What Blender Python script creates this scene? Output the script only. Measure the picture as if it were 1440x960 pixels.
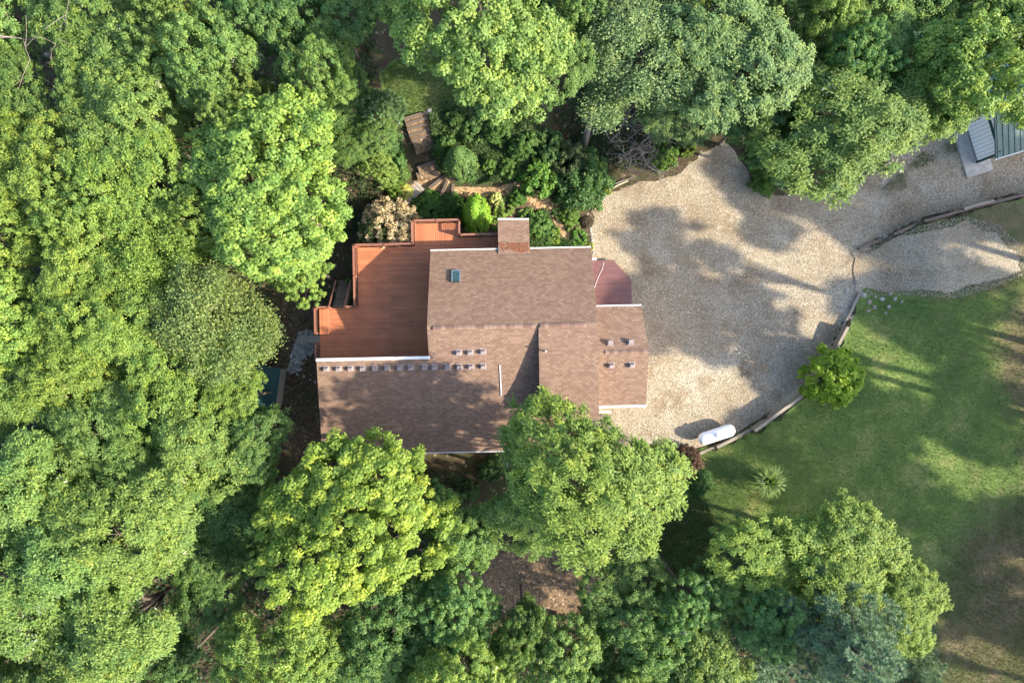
import bpy, math, random
import numpy as np
from mathutils import Vector, geometry
rad = math.radians
random.seed(7)
rng = np.random.default_rng(7)
scene = bpy.context.scene
for o in list(bpy.data.objects):
    bpy.data.objects.remove(o)
col = scene.collection

# ------------------------------------------------------------------ camera, sky, sun, exposure
CAM_H = 53.3
cam_d = bpy.data.cameras.new('camera'); cam = bpy.data.objects.new('camera', cam_d); col.objects.link(cam)
cam.location = (0, 0, CAM_H); cam.rotation_euler = (0, 0, 0)
cam_d.sensor_width = 36; cam_d.lens = 24; cam_d.clip_end = 2000
scene.camera = cam
SUN_EL, SUN_AZ = 31.5, 105.0            # azimuth clockwise from +Y
world = bpy.data.worlds.new('World'); scene.world = world; world.use_nodes = True
wn = world.node_tree; sky = wn.nodes.new('ShaderNodeTexSky')
sky.sky_type = 'NISHITA'; sky.sun_disc = False
sky.sun_elevation = rad(SUN_EL); sky.sun_rotation = rad(SUN_AZ); sky.dust_density = 1.6; sky.ozone_density = 1.0; sky.air_density = 0.9
wn.links.new(sky.outputs[0], wn.nodes['Background'].inputs[0])
wn.nodes['Background'].inputs[1].default_value = 0.15
sun_d = bpy.data.lights.new('sun', 'SUN'); sun = bpy.data.objects.new('sun', sun_d); col.objects.link(sun)
sun_d.energy = 3.5; sun_d.angle = rad(0.8); sun_d.color = (1.0, 0.89, 0.71)
sv = Vector((math.cos(rad(SUN_EL)) * math.sin(rad(SUN_AZ)), math.cos(rad(SUN_EL)) * math.cos(rad(SUN_AZ)), math.sin(rad(SUN_EL))))
sun.rotation_euler = sv.to_track_quat('Z', 'Y').to_euler()
sun.location = (60, -15, 60)
scene.view_settings.view_transform = 'Standard'; scene.view_settings.look = 'None'
scene.view_settings.gamma = 1.0; scene.view_settings.use_curve_mapping = False
scene.view_settings.exposure = 2.22
scene.cycles.max_bounces = 6; scene.cycles.diffuse_bounces = 3; scene.cycles.transmission_bounces = 4

# ------------------------------------------------------------------ helpers
def at(px, py, z=0.0):
    """survey of the drone picture: pixel plus height above datum -> metres"""
    k = (CAM_H - z) / 960.0
    return ((px - 720) * k, (480 - py) * k)
TH = rad(1.2)                                    # the house is turned 1.2 degrees
def hl(px, py, z):
    x, y = at(px, py, z); c, s = math.cos(-TH), math.sin(-TH)
    return (x * c - y * s, x * s + y * c)
def tag(o, label=None, cat=None, group=None, kind=None):
    if label: o['label'] = label
    if cat: o['category'] = cat
    if group: o['group'] = group
    if kind: o['kind'] = kind
    return o
def empty(name, loc=(0, 0, 0), rz=0.0):
    o = bpy.data.objects.new(name, None); col.objects.link(o)
    o.location = loc; o.rotation_euler = (0, 0, rz); o.empty_display_size = 0.3
    return o
def link(name, me, mat=None, parent=None, loc=None, rot=None):
    o = bpy.data.objects.new(name, me); col.objects.link(o)
    if mat is not None and len(me.materials) == 0: me.materials.append(mat)
    if parent: o.parent = parent
    if loc: o.location = loc
    if rot: o.rotation_euler = rot
    return o
def mesh_np(name, V, F, mat=None, attr=None, smooth=False):
    """V (n,3); F (m,k) constant k"""
    V = np.ascontiguousarray(V, dtype=np.float32); F = np.ascontiguousarray(F, dtype=np.int32)
    me = bpy.data.meshes.new(name); m, k = F.shape
    me.vertices.add(len(V)); me.vertices.foreach_set('co', V.ravel())
    me.loops.add(m * k); me.loops.foreach_set('vertex_index', F.ravel())
    me.polygons.add(m); me.polygons.foreach_set('loop_start', np.arange(0, m * k, k, dtype=np.int32))
    if attr is not None:
        a = me.attributes.new('tone', 'FLOAT', 'POINT'); a.data.foreach_set('value', np.ascontiguousarray(attr, dtype=np.float32))
    me.update(calc_edges=True)
    if smooth: me.polygons.foreach_set('use_smooth', np.ones(m, dtype=bool))
    if mat: me.materials.append(mat)
    return me
class MB:
    """collects faces for one mesh"""
    def __init__(s): s.v = []; s.f = []
    def add(s, vs, fs):
        b = len(s.v); s.v += [tuple(p) for p in vs]; s.f += [tuple(i + b for i in f) for f in fs]; return s
    def box(s, x0, x1, y0, y1, z0, z1):
        return s.add([(x0,y0,z0),(x1,y0,z0),(x1,y1,z0),(x0,y1,z0),(x0,y0,z1),(x1,y0,z1),(x1,y1,z1),(x0,y1,z1)],
                     [(3,2,1,0),(4,5,6,7),(0,1,5,4),(1,2,6,5),(2,3,7,6),(3,0,4,7)])
    def bar(s, a, b, w, h):
        a = Vector(a); b = Vector(b); d = (b - a).normalized()
        up = Vector((0, 0, 1)) if abs(d.z) < .95 else Vector((0, 1, 0))
        r = d.cross(up).normalized(); u = r.cross(d)
        q = []
        for p in (a, b):
            for i, j in ((-1,-1),(1,-1),(1,1),(-1,1)): q.append(p + r * (w/2*i) + u * (h/2*j))
        return s.add(q, [(0,1,2,3),(7,6,5,4),(0,4,5,1),(1,5,6,2),(2,6,7,3),(3,7,4,0)])
    def tube(s, pts, rs, n=7, cap=True):
        b = len(s.v); rings = []
        for i, p in enumerate(pts):
            p = Vector(p); d = (Vector(pts[min(i+1, len(pts)-1)]) - Vector(pts[max(i-1, 0)])).normalized()
            up = Vector((0, 0, 1)) if abs(d.z) < .9 else Vector((0, 1, 0))
            r = d.cross(up).normalized(); u = r.cross(d)
            for k in range(n):
                t = 2*math.pi*k/n
                s.v.append(tuple(p + (r*math.cos(t) + u*math.sin(t)) * rs[i]))
        for i in range(len(pts)-1):
            for k in range(n):
                k2 = (k+1) % n
                s.f.append((b+i*n+k, b+i*n+k2, b+(i+1)*n+k2, b+(i+1)*n+k))
        if cap:
            s.f.append(tuple(b + k for k in range(n))[::-1]); s.f.append(tuple(b + (len(pts)-1)*n + k for k in range(n)))
        return s
    def mesh(s, name, mat=None, smooth=False):
        me = bpy.data.meshes.new(name); me.from_pydata(s.v, [], s.f); me.update()
        if mat: me.materials.append(mat)
        if smooth: me.polygons.foreach_set('use_smooth', np.ones(len(me.polygons), dtype=bool))
        return me
    def build(s, name, mat=None, parent=None, loc=None, rot=None, smooth=False):
        return link(name, s.mesh(name, mat, smooth), None, parent, loc, rot)
def copy_tree(o, parent=None):
    c = o.copy(); col.objects.link(c); c.parent = parent
    for ch in [x for x in bpy.data.objects if x.parent == o]: copy_tree(ch, c)
    return c
def smooth01(t):
    t = np.clip(t, 0, 1); return t * t * (3 - 2 * t)

# ------------------------------------------------------------------ materials
def new_mat(name):
    m = bpy.data.materials.new(name); m.use_nodes = True
    nt = m.node_tree; b = nt.nodes['Principled BSDF']
    return m, nt, b
def N(nt, t, **kw):
    n = nt.nodes.new(t)
    for k, v in kw.items(): setattr(n, k, v)
    return n
def ramp(nt, stops, fac=None):
    r = N(nt, 'ShaderNodeValToRGB'); e = r.color_ramp.elements
    while len(e) < len(stops): e.new(0.5)
    for i, (p, c) in enumerate(stops): e[i].position = p; e[i].color = (*c, 1)
    if fac is not None: nt.links.new(fac, r.inputs[0])
    return r
def noise(nt, scale, detail=4, rough=.6, vec=None):
    n = N(nt, 'ShaderNodeTexNoise'); n.inputs['Scale'].default_value = scale
    n.inputs['Detail'].default_value = detail; n.inputs['Roughness'].default_value = rough
    if vec is not None: nt.links.new(vec, n.inputs['Vector'])
    return n
def geo_pos(nt): return N(nt, 'ShaderNodeNewGeometry').outputs['Position']
def mixc(nt, fac, a, b, mode='MIX'):
    m = N(nt, 'ShaderNodeMix', data_type='RGBA', blend_type=mode)
    for sock, v in ((m.inputs[0], fac), (m.inputs[6], a), (m.inputs[7], b)):
        if hasattr(v, 'is_linked') or hasattr(v, 'links'): nt.links.new(v, sock)
        elif isinstance(v, tuple): sock.default_value = (*v, 1)
        else: sock.default_value = v
    return m.outputs[2]
def bump(nt, b, h, strength=.5, dist=.02):
    n = N(nt, 'ShaderNodeBump'); n.inputs['Strength'].default_value = strength; n.inputs['Distance'].default_value = dist
    nt.links.new(h, n.inputs['Height']); nt.links.new(n.outputs[0], b.inputs['Normal'])
def plain(name, c, rough=.6, var=.15, scale=6, metal=0.0):
    m, nt, b = new_mat(name); p = geo_pos(nt); n = noise(nt, scale, 5, .65, p)
    lo = tuple(max(0, x*(1-var)) for x in c); hi = tuple(x*(1+var) for x in c)
    r = ramp(nt, [(.3, lo), (.7, hi)], n.outputs[0]); nt.links.new(r.outputs[0], b.inputs['Base Color'])
    b.inputs['Roughness'].default_value = rough; b.inputs['Metallic'].default_value = metal
    return m
def ground_mat(name, cols, s1, s2, mix2=None, bs=.6, speck=None):
    """patches (s1) of the colours in cols, broken up by fine grain (s2)"""
    m, nt, b = new_mat(name); p = geo_pos(nt)
    n1 = noise(nt, s1, 6, .7, p); n2 = noise(nt, s2, 4, .75, p)
    k = len(cols); c = ramp(nt, [(.32 + .36*i/(k-1), cols[i]) for i in range(k)], n1.outputs[0]).outputs[0]
    g = ramp(nt, [(.25, (.45,.45,.45)), (.5, (.95,.95,.95)), (.75, (1.5,1.5,1.5))], n2.outputs[0]).outputs[0]
    c = mixc(nt, .85, c, g, 'MULTIPLY')
    if mix2:
        n3 = noise(nt, mix2[1], 5, .65, p); f = ramp(nt, [(mix2[2], (0,0,0)), (mix2[3], (1,1,1))], n3.outputs[0])
        c = mixc(nt, f.outputs[0], c, mixc(nt, .8, mix2[0], g, 'MULTIPLY'))
    if speck:
        vo = N(nt, 'ShaderNodeTexVoronoi'); vo.inputs['Scale'].default_value = speck[1]; nt.links.new(p, vo.inputs['Vector'])
        sp = N(nt, 'ShaderNodeSeparateColor'); nt.links.new(vo.outputs['Color'], sp.inputs[0])
        f = ramp(nt, [(speck[2], (0,0,0)), (speck[2]+.05, (1,1,1))], sp.outputs[0])
        c = mixc(nt, f.outputs[0], c, speck[0])
        f2 = ramp(nt, [(.0, (1,1,1)), (.17, (1,1,1)), (.2, (0,0,0))], sp.outputs[1])
        c = mixc(nt, f2.outputs[0], c, tuple(x*.28 for x in speck[0]))
    nt.links.new(c, b.inputs['Base Color']); b.inputs['Roughness'].default_value = .95
    b.inputs['Specular IOR Level'].default_value = .15
    bump(nt, b, n2.outputs[0], bs, .05)
    return m
M = {}
M['litter'] = ground_mat('forest_litter', [(.030,.022,.014),(.06,.042,.027),(.04,.04,.018),(.10,.068,.042)], .35, 5, ((.03,.05,.015), .5, .52, .64), speck=((.16,.12,.08), 5, .93))
M['gravel'] = ground_mat('pale_gravel', [(.14,.098,.056),(.235,.182,.120),(.285,.240,.172),(.18,.128,.074)], .26, 8, ((.33,.29,.22), .2, .52, .64), .9, ((.42,.38,.31), 20, .90))
def lawn_mat():
    m, nt, b = new_mat('lawn_turf'); p = geo_pos(nt); at_ = N(nt, 'ShaderNodeAttribute', attribute_name='tone')
    n1 = noise(nt, .30, 6, .7, p); n2 = noise(nt, 7, 4, .75, p); n3 = noise(nt, .5, 6, .7, p); n4 = noise(nt, .22, 6, .65, p)
    green = ramp(nt, [(.32, (.115,.120,.044)), (.43, (.070,.112,.030)), (.55, (.102,.146,.038)), (.66, (.185,.190,.066))], n1.outputs[0]).outputs[0]
    dry = ramp(nt, [(.28, (.085,.068,.040)), (.42, (.055,.066,.024)), (.58, (.120,.095,.055)), (.72, (.050,.065,.022))], n4.outputs[0]).outputs[0]
    ad = N(nt, 'ShaderNodeMath', operation='ADD'); nt.links.new(at_.outputs['Fac'], ad.inputs[0]); nt.links.new(n3.outputs[0], ad.inputs[1])
    f = ramp(nt, [(.0, (0,0,0)), (.78, (0,0,0)), (.9999, (1,1,1))], None)
    hv = N(nt, 'ShaderNodeMath', operation='MULTIPLY'); nt.links.new(ad.outputs[0], hv.inputs[0]); hv.inputs[1].default_value = .82; nt.links.new(hv.outputs[0], f.inputs[0])
    f.color_ramp.elements[1].position = .46; f.color_ramp.elements[2].position = .80
    c = mixc(nt, f.outputs[0], green, dry)
    g = ramp(nt, [(.25, (.45,.45,.45)), (.5, (.95,.95,.95)), (.75, (1.5,1.5,1.5))], n2.outputs[0]).outputs[0]
    c = mixc(nt, .85, c, g, 'MULTIPLY'); nt.links.new(c, b.inputs['Base Color']); b.inputs['Roughness'].default_value = .95; b.inputs['Specular IOR Level'].default_value = .15
    bump(nt, b, n2.outputs[0], .7, .05)
    return m
M['lawn'] = lawn_mat()
M['spill'] = ground_mat('grey_gravel', [(.12,.10,.075),(.20,.175,.14),(.24,.225,.20),(.15,.125,.09)], .3, 6, ((.30,.29,.27), .2, .52, .64), .9, ((.45,.43,.40), 13, .86))
M['soil'] = ground_mat('brown_soil', [(.10,.066,.04),(.17,.115,.07),(.08,.055,.035)], .5, 6, None, .8, ((.27,.20,.13), 7, .9))
M['path'] = ground_mat('mulch_path', [(.20,.125,.065),(.30,.20,.11),(.15,.095,.055)], .6, 7, None, .8, ((.42,.30,.16), 7, .86))
M['mulch'] = ground_mat('garden_mulch', [(.05,.035,.022),(.09,.062,.04),(.045,.05,.02)], .6, 8, None, .8, ((.15,.11,.07), 7, .9))
M['greystone'] = ground_mat('grey_pebbles', [(.17,.17,.16),(.26,.26,.24),(.13,.125,.115)], .8, 7, None, .8, ((.45,.44,.42), 8, .88))
def shingle_mat():
    m, nt, b = new_mat('brown_shingle'); tc = N(nt, 'ShaderNodeTexCoord')
    br = N(nt, 'ShaderNodeTexBrick'); nt.links.new(tc.outputs['Object'], br.inputs['Vector'])
    br.inputs['Scale'].default_value = 1; br.inputs['Brick Width'].default_value = .31; br.inputs['Row Height'].default_value = .15
    br.inputs['Mortar Size'].default_value = .008; br.inputs['Bias'].default_value = .1
    br.inputs['Color1'].default_value = (.192,.130,.095,1); br.inputs['Color2'].default_value = (.138,.087,.063,1); br.inputs['Mortar'].default_value = (.080,.052,.040,1)  # dark mortar tone paints in the shadow line between shingle courses
    n1 = noise(nt, 1.1, 5, .7, tc.outputs['Object']); n2 = noise(nt, 14, 3, .8, tc.outputs['Object'])
    g1 = ramp(nt, [(.3, (.92,.92,.92)), (.7, (1.07,1.07,1.06))], n1.outputs[0]).outputs[0]
    g2 = ramp(nt, [(.3, (.72,.72,.72)), (.7, (1.26,1.26,1.26))], n2.outputs[0]).outputs[0]
    c = mixc(nt, 1.0, mixc(nt, 1.0, br.outputs[0], g1, 'MULTIPLY'), g2, 'MULTIPLY')
    nt.links.new(c, b.inputs['Base Color']); b.inputs['Roughness'].default_value = .9; b.inputs['Specular IOR Level'].default_value = .2
    bump(nt, b, n2.outputs[0], .5, .01)
    return m
M['shingle'] = shingle_mat()
def wood(name, c, var=.25, rough=.6, axis='X'):
    m, nt, b = new_mat(name); tc = N(nt, 'ShaderNodeTexCoord'); oi = N(nt, 'ShaderNodeObjectInfo')
    mp = N(nt, 'ShaderNodeMapping'); nt.links.new(tc.outputs['Object'], mp.inputs[0])
    mp.inputs['Scale'].default_value = (.6, 14, 14) if axis == 'X' else (14, .6, 14)
    ad = N(nt, 'ShaderNodeVectorMath', operation='ADD'); nt.links.new(mp.outputs[0], ad.inputs[0]); nt.links.new(oi.outputs['Random'], ad.inputs[1])
    n = noise(nt, 1.5, 6, .7, ad.outputs[0])
    r = ramp(nt, [(.25, tuple(x*(1-var) for x in c)), (.75, tuple(x*(1+var) for x in c))], n.outputs[0])
    rr = ramp(nt, [(0, (.84,.83,.83)), (1, (1.10,1.09,1.09))], oi.outputs['Random'])
    n2 = noise(nt, .9, 4, .6, geo_pos(nt)); wr = ramp(nt, [(.35, (.85,.86,.9)), (.65, (1.08,1.06,1.04))], n2.outputs[0])
    cc = mixc(nt, 1.0, mixc(nt, 1.0, r.outputs[0], rr.outputs[0], 'MULTIPLY'), wr.outputs[0], 'MULTIPLY')
    nt.links.new(cc, b.inputs['Base Color']); b.inputs['Roughness'].default_value = rough
    return m
M['deck'] = wood('redwood_stain', (.37,.130,.056))
M['rail'] = wood('rail_stain', (.20,.085,.055))
M['porch'] = wood('porch_stain', (.125,.055,.050), .3, .45)
M['plank'] = wood('weathered_plank', (.27,.24,.20), .3, .85)
M['timber'] = wood('grey_timber', (.20,.175,.14), .35, .9)
M['step'] = wood('step_timber', (.10,.075,.055), .35, .9)
M['white'] = plain('white_paint', (.46,.46,.46), .45, .05)
M['siding'] = plain('beige_siding', (.34,.27,.21), .6, .08)
M['vent'] = plain('vent_metal', (.20,.165,.16), .5, .12, 9, .0)
M['dark'] = plain('dark_metal', (.03,.03,.032), .5, .2)
M['steel'] = plain('galvanised', (.55,.56,.58), .3, .1, 8, .9)
M['concrete'] = plain('concrete', (.33,.315,.285), .9, .22, 3)
M['paver'] = plain('paver', (.24,.225,.20), .9, .12, 5)
M['stone'] = plain('field_stone', (.20,.17,.14), .9, .3, 4)
M['greenmetal'] = plain('green_roof_metal', (.018,.062,.058), .5, .3, 3, .2)
M['trim'] = plain('green_trim', (.012,.05,.045), .5, .15)
M['bark'] = plain('grey_brown_bark', (.07,.055,.042), .95, .4, 5)
M['deadwood'] = plain('dead_wood', (.17,.145,.12), .95, .25, 6)
M['log'] = plain('pale_log', (.36,.28,.19), .9, .25, 6)
def glass_mat():
    m, nt, b = new_mat('skylight_glass'); b.inputs['Base Color'].default_value = (.02,.05,.045,1); b.inputs['Roughness'].default_value = .08
    b.inputs['Specular IOR Level'].default_value = .6
    return m
M['glass'] = glass_mat()
M['barnwhite'] = plain('white_steel_siding', (.80,.80,.78), .5, .04)
M['tank'] = plain('tank_enamel', (.82,.83,.84), .35, .03)
def leaf_mat(name, trans=.45):
    """colour comes from the plant's own object colour, varied leaf by leaf"""
    m, nt, b = new_mat(name); oi = N(nt, 'ShaderNodeObjectInfo')
    a = N(nt, 'ShaderNodeAttribute', attribute_name='tone')
    var = ramp(nt, [(0, (.62,.74,.75)), (.45, (.95,.97,.9)), (.85, (1.32,1.18,.95)), (.96, (1.5,1.25,.9)), (1.0, (2.5,1.7,4.5))], a.outputs['Fac'])
    c = mixc(nt, 1.0, oi.outputs['Color'], var.outputs[0], 'MULTIPLY')
    nt.links.new(c, b.inputs['Base Color']); b.inputs['Roughness'].default_value = .55; b.inputs['Specular IOR Level'].default_value = .25
    tr = N(nt, 'ShaderNodeBsdfTranslucent'); tcol = mixc(nt, 1.0, c, (1.0, 1.15, .5), 'MULTIPLY'); nt.links.new(tcol, tr.inputs[0])
    mx = N(nt, 'ShaderNodeMixShader'); mx.inputs[0].default_value = trans
    nt.links.new(b.outputs[0], mx.inputs[1]); nt.links.new(tr.outputs[0], mx.inputs[2])
    nt.links.new(mx.outputs[0], nt.nodes['Material Output'].inputs[0])
    return m
M['leaf'] = leaf_mat('broad_leaf')
M['needle'] = leaf_mat('needle', .15)
M['grassblade'] = leaf_mat('grass_blade', .3)
M['deadleaf'] = leaf_mat('fallen_leaf', .1)

# ------------------------------------------------------------------ terrain
def seg_dist(x, y, pts):
    d = np.full(np.shape(x), 1e9)
    for (ax, ay), (bx, by) in zip(pts[:-1], pts[1:]):
        t = np.clip(((x-ax)*(bx-ax) + (y-ay)*(by-ay)) / ((bx-ax)**2 + (by-ay)**2), 0, 1)
        d = np.minimum(d, np.hypot(x - ax - t*(bx-ax), y - ay - t*(by-ay)))
    return d
def in_poly(x, y, P):
    x = np.asarray(x, float); y = np.asarray(y, float); c = np.zeros(x.shape, bool); n = len(P); j = n-1
    for i in range(n):
        xi, yi = P[i]; xj, yj = P[j]
        if yi != yj:
            c ^= ((yi > y) != (yj > y)) & (x < (xj-xi)*(y-yi)/(yj-yi) + xi)
        j = i
    return c
LAWN_Z = 1.2
W1 = [at(*p, LAWN_Z) for p in [(979,645),(1012,631),(1062,606),(1108,572),(1140,548),(1172,503),(1195,460),(1218,411)]]
W2 = [at(*p, LAWN_Z) for p in [(1217,347),(1260,329),(1300,311),(1370,292),(1440,274),(1560,240)]]
LEFT = [W1[0], at(945,700), at(890,790), at(880,1050)]
UP = W1 + W2 + [(400, 16), (400, -400), (LEFT[-1][0], -400)] + LEFT[:0:-1]
GAP = [W1[-1], W2[0]]
def ground_z(x, y):
    x = np.asarray(x, float); y = np.asarray(y, float)
    inside = in_poly(x, y, UP)
    d = np.minimum(seg_dist(x, y, GAP) / 6.0, seg_dist(x, y, LEFT) / 7.0)
    f = smooth01(d)
    far = seg_dist(x, y, [W1[0], W1[3], W1[-1]])
    h = np.where(inside, LAWN_Z * f, 0.0)
    h = h + 2.7 * smooth01((y - 9.0) / 9.0) * smooth01((5.5 - x) / 5.0) * smooth01((x + 26) / 12)
    h = h + .05 * np.sin(x*.9 + 1.3*np.sin(y*.6)) * np.sin(y*.8 + 1.1) * smooth01((np.hypot(x, y) - 12)/6)
    return h
def gz(x, y): return float(ground_z(np.array([x]), np.array([y]))[0])
ax_ = np.concatenate([np.array([-600,-350,-200,-120,-80,-60,-52]), np.arange(-46, 56.01, .3), np.array([62,75,100,150,250,400,600])])
ay_ = np.concatenate([np.array([-600,-350,-200,-120,-80,-60,-45]), np.arange(-36, 36.01, .3), np.array([45,60,80,120,200,350,600])])
GX, GY = np.meshgrid(ax_, ay_); GZ = ground_z(GX, GY)
nx, ny = len(ax_), len(ay_)
I = (np.arange(ny-1)[:, None]*nx + np.arange(nx-1)[None]).ravel()
ground = link('ground', mesh_np('ground', np.stack([GX.ravel(), GY.ravel(), GZ.ravel()], 1), np.stack([I, I+1, I+1+nx, I+nx], 1), M['litter'], smooth=True))
tag(ground, kind='structure')
def roughen(P, amp, step=.45):
    out = []; n = len(P)
    for i in range(n):
        a, b = P[i], P[(i+1) % n]; L = math.hypot(b[0]-a[0], b[1]-a[1]); k = max(1, int(L/step))
        for j in range(k):
            t = j/k; x = a[0]+(b[0]-a[0])*t; y = a[1]+(b[1]-a[1])*t
            if amp: x += amp*(math.sin(x*2.1+y*3.3)+random.uniform(-1, 1)); y += amp*(math.sin(y*2.7-x*1.9)+random.uniform(-1, 1))
            out.append((x, y))
    return out
def sheet(name, P, dz, mat, amp=.12, step=.6, attr=None):
    B = roughen(P, amp); n = len(B)
    xs = [p[0] for p in B]; ys = [p[1] for p in B]
    gx, gy = np.meshgrid(np.arange(min(xs), max(xs), step), np.arange(min(ys), max(ys), step))
    gx = gx.ravel(); gy = gy.ravel()
    k = in_poly(gx, gy, B) & (seg_dist(gx, gy, B + [B[0]]) > .25)
    pts = [Vector(p) for p in B] + [Vector((a, b)) for a, b in zip(gx[k], gy[k])]
    r = geometry.delaunay_2d_cdt(pts, [(i, (i+1) % n) for i in range(n)], [], 1, 1e-5)
    vx = np.array([v.x for v in r[0]]); vy = np.array([v.y for v in r[0]])
    V = np.stack([vx, vy, ground_z(vx, vy) + dz], 1)
    F = np.array([f for f in r[2] if len(f) == 3])
    e1 = V[F[:,1]] - V[F[:,0]]; e2 = V[F[:,2]] - V[F[:,0]]
    fl = (e1[:,0]*e2[:,1] - e1[:,1]*e2[:,0]) < 0; F[fl] = F[fl][:, ::-1]
    return tag(link(name, mesh_np(name, V, F, mat, None if attr is None else attr(vx, vy), smooth=True)), kind='structure')
def gp(L, z=0.0): return [at(px, py, z) for px, py in L]
drive_poly = gp([(834,290),(842,272),(880,264),(910,256),(950,246),(985,216),(1020,196),(1042,225),(1062,266),(1095,276),(1150,270),(1200,252),(1245,235),(1262,195),(1330,170),(1400,160),(1600,100),(1600,224),
                 (1440,270),(1370,288),(1300,307),(1219,343),(1228,352),(1228,402),(1217,408),(1195,455),(1172,498),(1138,543),(1106,567),(1058,595),(1008,620),(974,632),(940,640),(880,630),(830,600),(830,430),(832,345)])
sheet('driveway', drive_poly, .012, M['gravel'], .1)
lawn_poly = gp([(978,640),(1012,628),(1062,604),(1111,576),(1143,552),(1175,507),(1199,462),(1224,413),(1222,352),(1262,333),(1302,315),(1372,297),(1442,279),(1600,242),(1800,245),(1800,1050),(1300,1050),(1180,900),(1000,880),(905,800),(930,720)], 1.3)
FIELD = gp([(1480,400),(1436,440),(1424,500),(1432,550),(1480,600),(1470,680),(1420,730),(1365,785),(1325,860),(1320,1050),(2200,1050),(2200,380)], 1.4)
def dryness(x, y):
    d = seg_dist(x, y, FIELD + [FIELD[0]]); d = np.where(in_poly(x, y, FIELD), d, -d); q = at(1345, 345, .8); return np.maximum(smooth01(.5 + d/7.0), .95*smooth01(1.6 - np.hypot((x-q[0])/6.5, (y-q[1])/3.2)))
sheet('lawn', lawn_poly, .04, M['lawn'], .12, .5, dryness)
spill = gp([(1206,352),(1225,351),(1260,337),(1300,326),(1350,316),(1385,328),(1415,354),(1428,380),(1385,396),(1340,410),(1285,408),(1240,410),(1206,402)], .6)
sheet('gravel_spill', spill, .07, M['gravel'], .17)
sheet('brown_ground', gp([(600,770),(660,772),(720,768),(800,770),(850,790),(850,850),(800,880),(720,870),(640,830)]), .012, M['soil'], .25)
sheet('patio_ground', gp([(380,470),(400,420),(440,420),(455,500),(460,650),(420,660),(395,600),(392,520)]), .010, M['mulch'], .15)
sheet('stone_path', gp([(412,484),(420,468),(438,464),(444,480),(440,496),(426,506),(421,522),(408,526),(404,518),(410,500)]), .022, M['greystone'], .06)
sheet('garden_bed', gp([(560,300),(600,268),(640,275),(700,268),(760,290),(800,280),(836,290),(836,360),(560,360)], .6), .010, M['mulch'], .08)
sheet('garden_path', gp([(556,285),(575,262),(600,245),(628,248),(640,262),(690,262),(735,255),(762,268),(790,285),(805,290),(812,320),(800,335),(786,318),(775,300),(748,284),(715,272),(670,276),(625,272),(600,272),(570,292)], 1.0), .022, M['path'], .07)
sheet('shade_lawn', gp([(532,100),(560,80),(620,72),(680,100),(700,140),(640,160),(600,172),(562,172),(545,140)], 2.7), .012, M['lawn'], .15)

# ------------------------------------------------------------------ house
house = empty('house', (0, 0, 0), TH)
tag(house, 'brown shingled house with stepped gable roofs and white gutters', 'house')
Zr, Ze, P1, PB = 8.0, 5.1, .37, .085
mu0, mu1 = -5.62, 5.72
vr, ve = 1.13, 6.5
def courses(name, RL, RR, ER, EL, parent, row=.15):
    """a roof slope of overlapping shingle courses between ridge line RL-RR and eave line EL-ER, with a slab under it"""
    RL, RR, ER, EL = map(Vector, (RL, RR, ER, EL)); L = ((RL-EL).length + (RR-ER).length)/2; n = max(2, int(L/row))
    nrm = (RR-EL).cross(RL-EL).normalized()
    if nrm.z < 0: nrm = -nrm
    mb = MB()
    for i in range(n):
        a, b = i/n, (i+1)/n
        l0 = EL.lerp(RL, a) + nrm*.014; r0 = ER.lerp(RR, a) + nrm*.014; l1 = EL.lerp(RL, b); r1 = ER.lerp(RR, b)
        l00 = EL.lerp(RL, a); r00 = ER.lerp(RR, a)
        mb.add([l0, r0, r1, l1, l00, r00], [(0,1,2,3), (4,5,1,0)])
    t = nrm*-.16
    lo = [EL+t, ER+t, RR+t, RL+t]; up = [EL, ER, RR, RL]
    mb.add(up+lo, [(4,7,6,5), (0,4,5,1), (1,5,6,2), (3,2,6,7), (0,3,7,4)])
    o = mb.build(name, M['shingle'], parent); return o
def south_z(v): return Zr - P1*(vr - v)
wv0 = hl(445,507,7.2)[1]; wv1 = -7.75
wuA = hl(445,507,7.2)[0]; wuB = hl(453,637,4.7)[0]
roof = courses('roof', (mu0, vr, Zr), (mu1, vr, Zr), (mu1, ve, Ze), (mu0, ve, Ze), house)      # north slope
courses('roof_slope', (mu0, vr, Zr), (1.95, vr, Zr), (1.95, wv0, south_z(wv0)), (mu0, wv0, south_z(wv0)), roof)
courses('roof_slope', (wuA, wv0, south_z(wv0)), (1.95, wv0, south_z(wv0)), (1.95, wv1, south_z(wv1)), (wuB, wv1, south_z(wv1)), roof)
bu0, bu1 = hl(758, 500, 7.8)[0], hl(843, 500, 7.8)[0]
bvs = -5.35
courses('roof_slope', (bu0, vr, Zr+.03), (mu1, vr, Zr+.03), (mu1+.02, bvs, Zr+.03-PB*(vr-bvs)), (bu0, bvs, Zr+.03-PB*(vr-bvs)), roof)
cr = hl(913, 494, 7.3); cn = hl(902, 430, 6.25); cs = hl(908, 569, 6.1)
courses('roof_slope', (5.3, cr[1], 7.3), (cr[0], cr[1], 7.3), (cn[0], cn[1], 6.25), (5.3, cn[1], 6.25), roof)
courses('roof_slope', (5.3, cr[1], 7.3), (cr[0], cr[1], 7.3), (cs[0], cs[1], 6.1), (5.3, cs[1], 6.1), roof)
bo0 = hl(700, 309, 5.1); bo1 = hl(744, 309, 5.1)
courses('roof_slope', (bo0[0], 6.15, 5.32), (bo1[0], 6.15, 5.32), (bo1[0], bo1[1]+.02, 4.98), (bo0[0], bo0[1], 4.98), roof)
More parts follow.
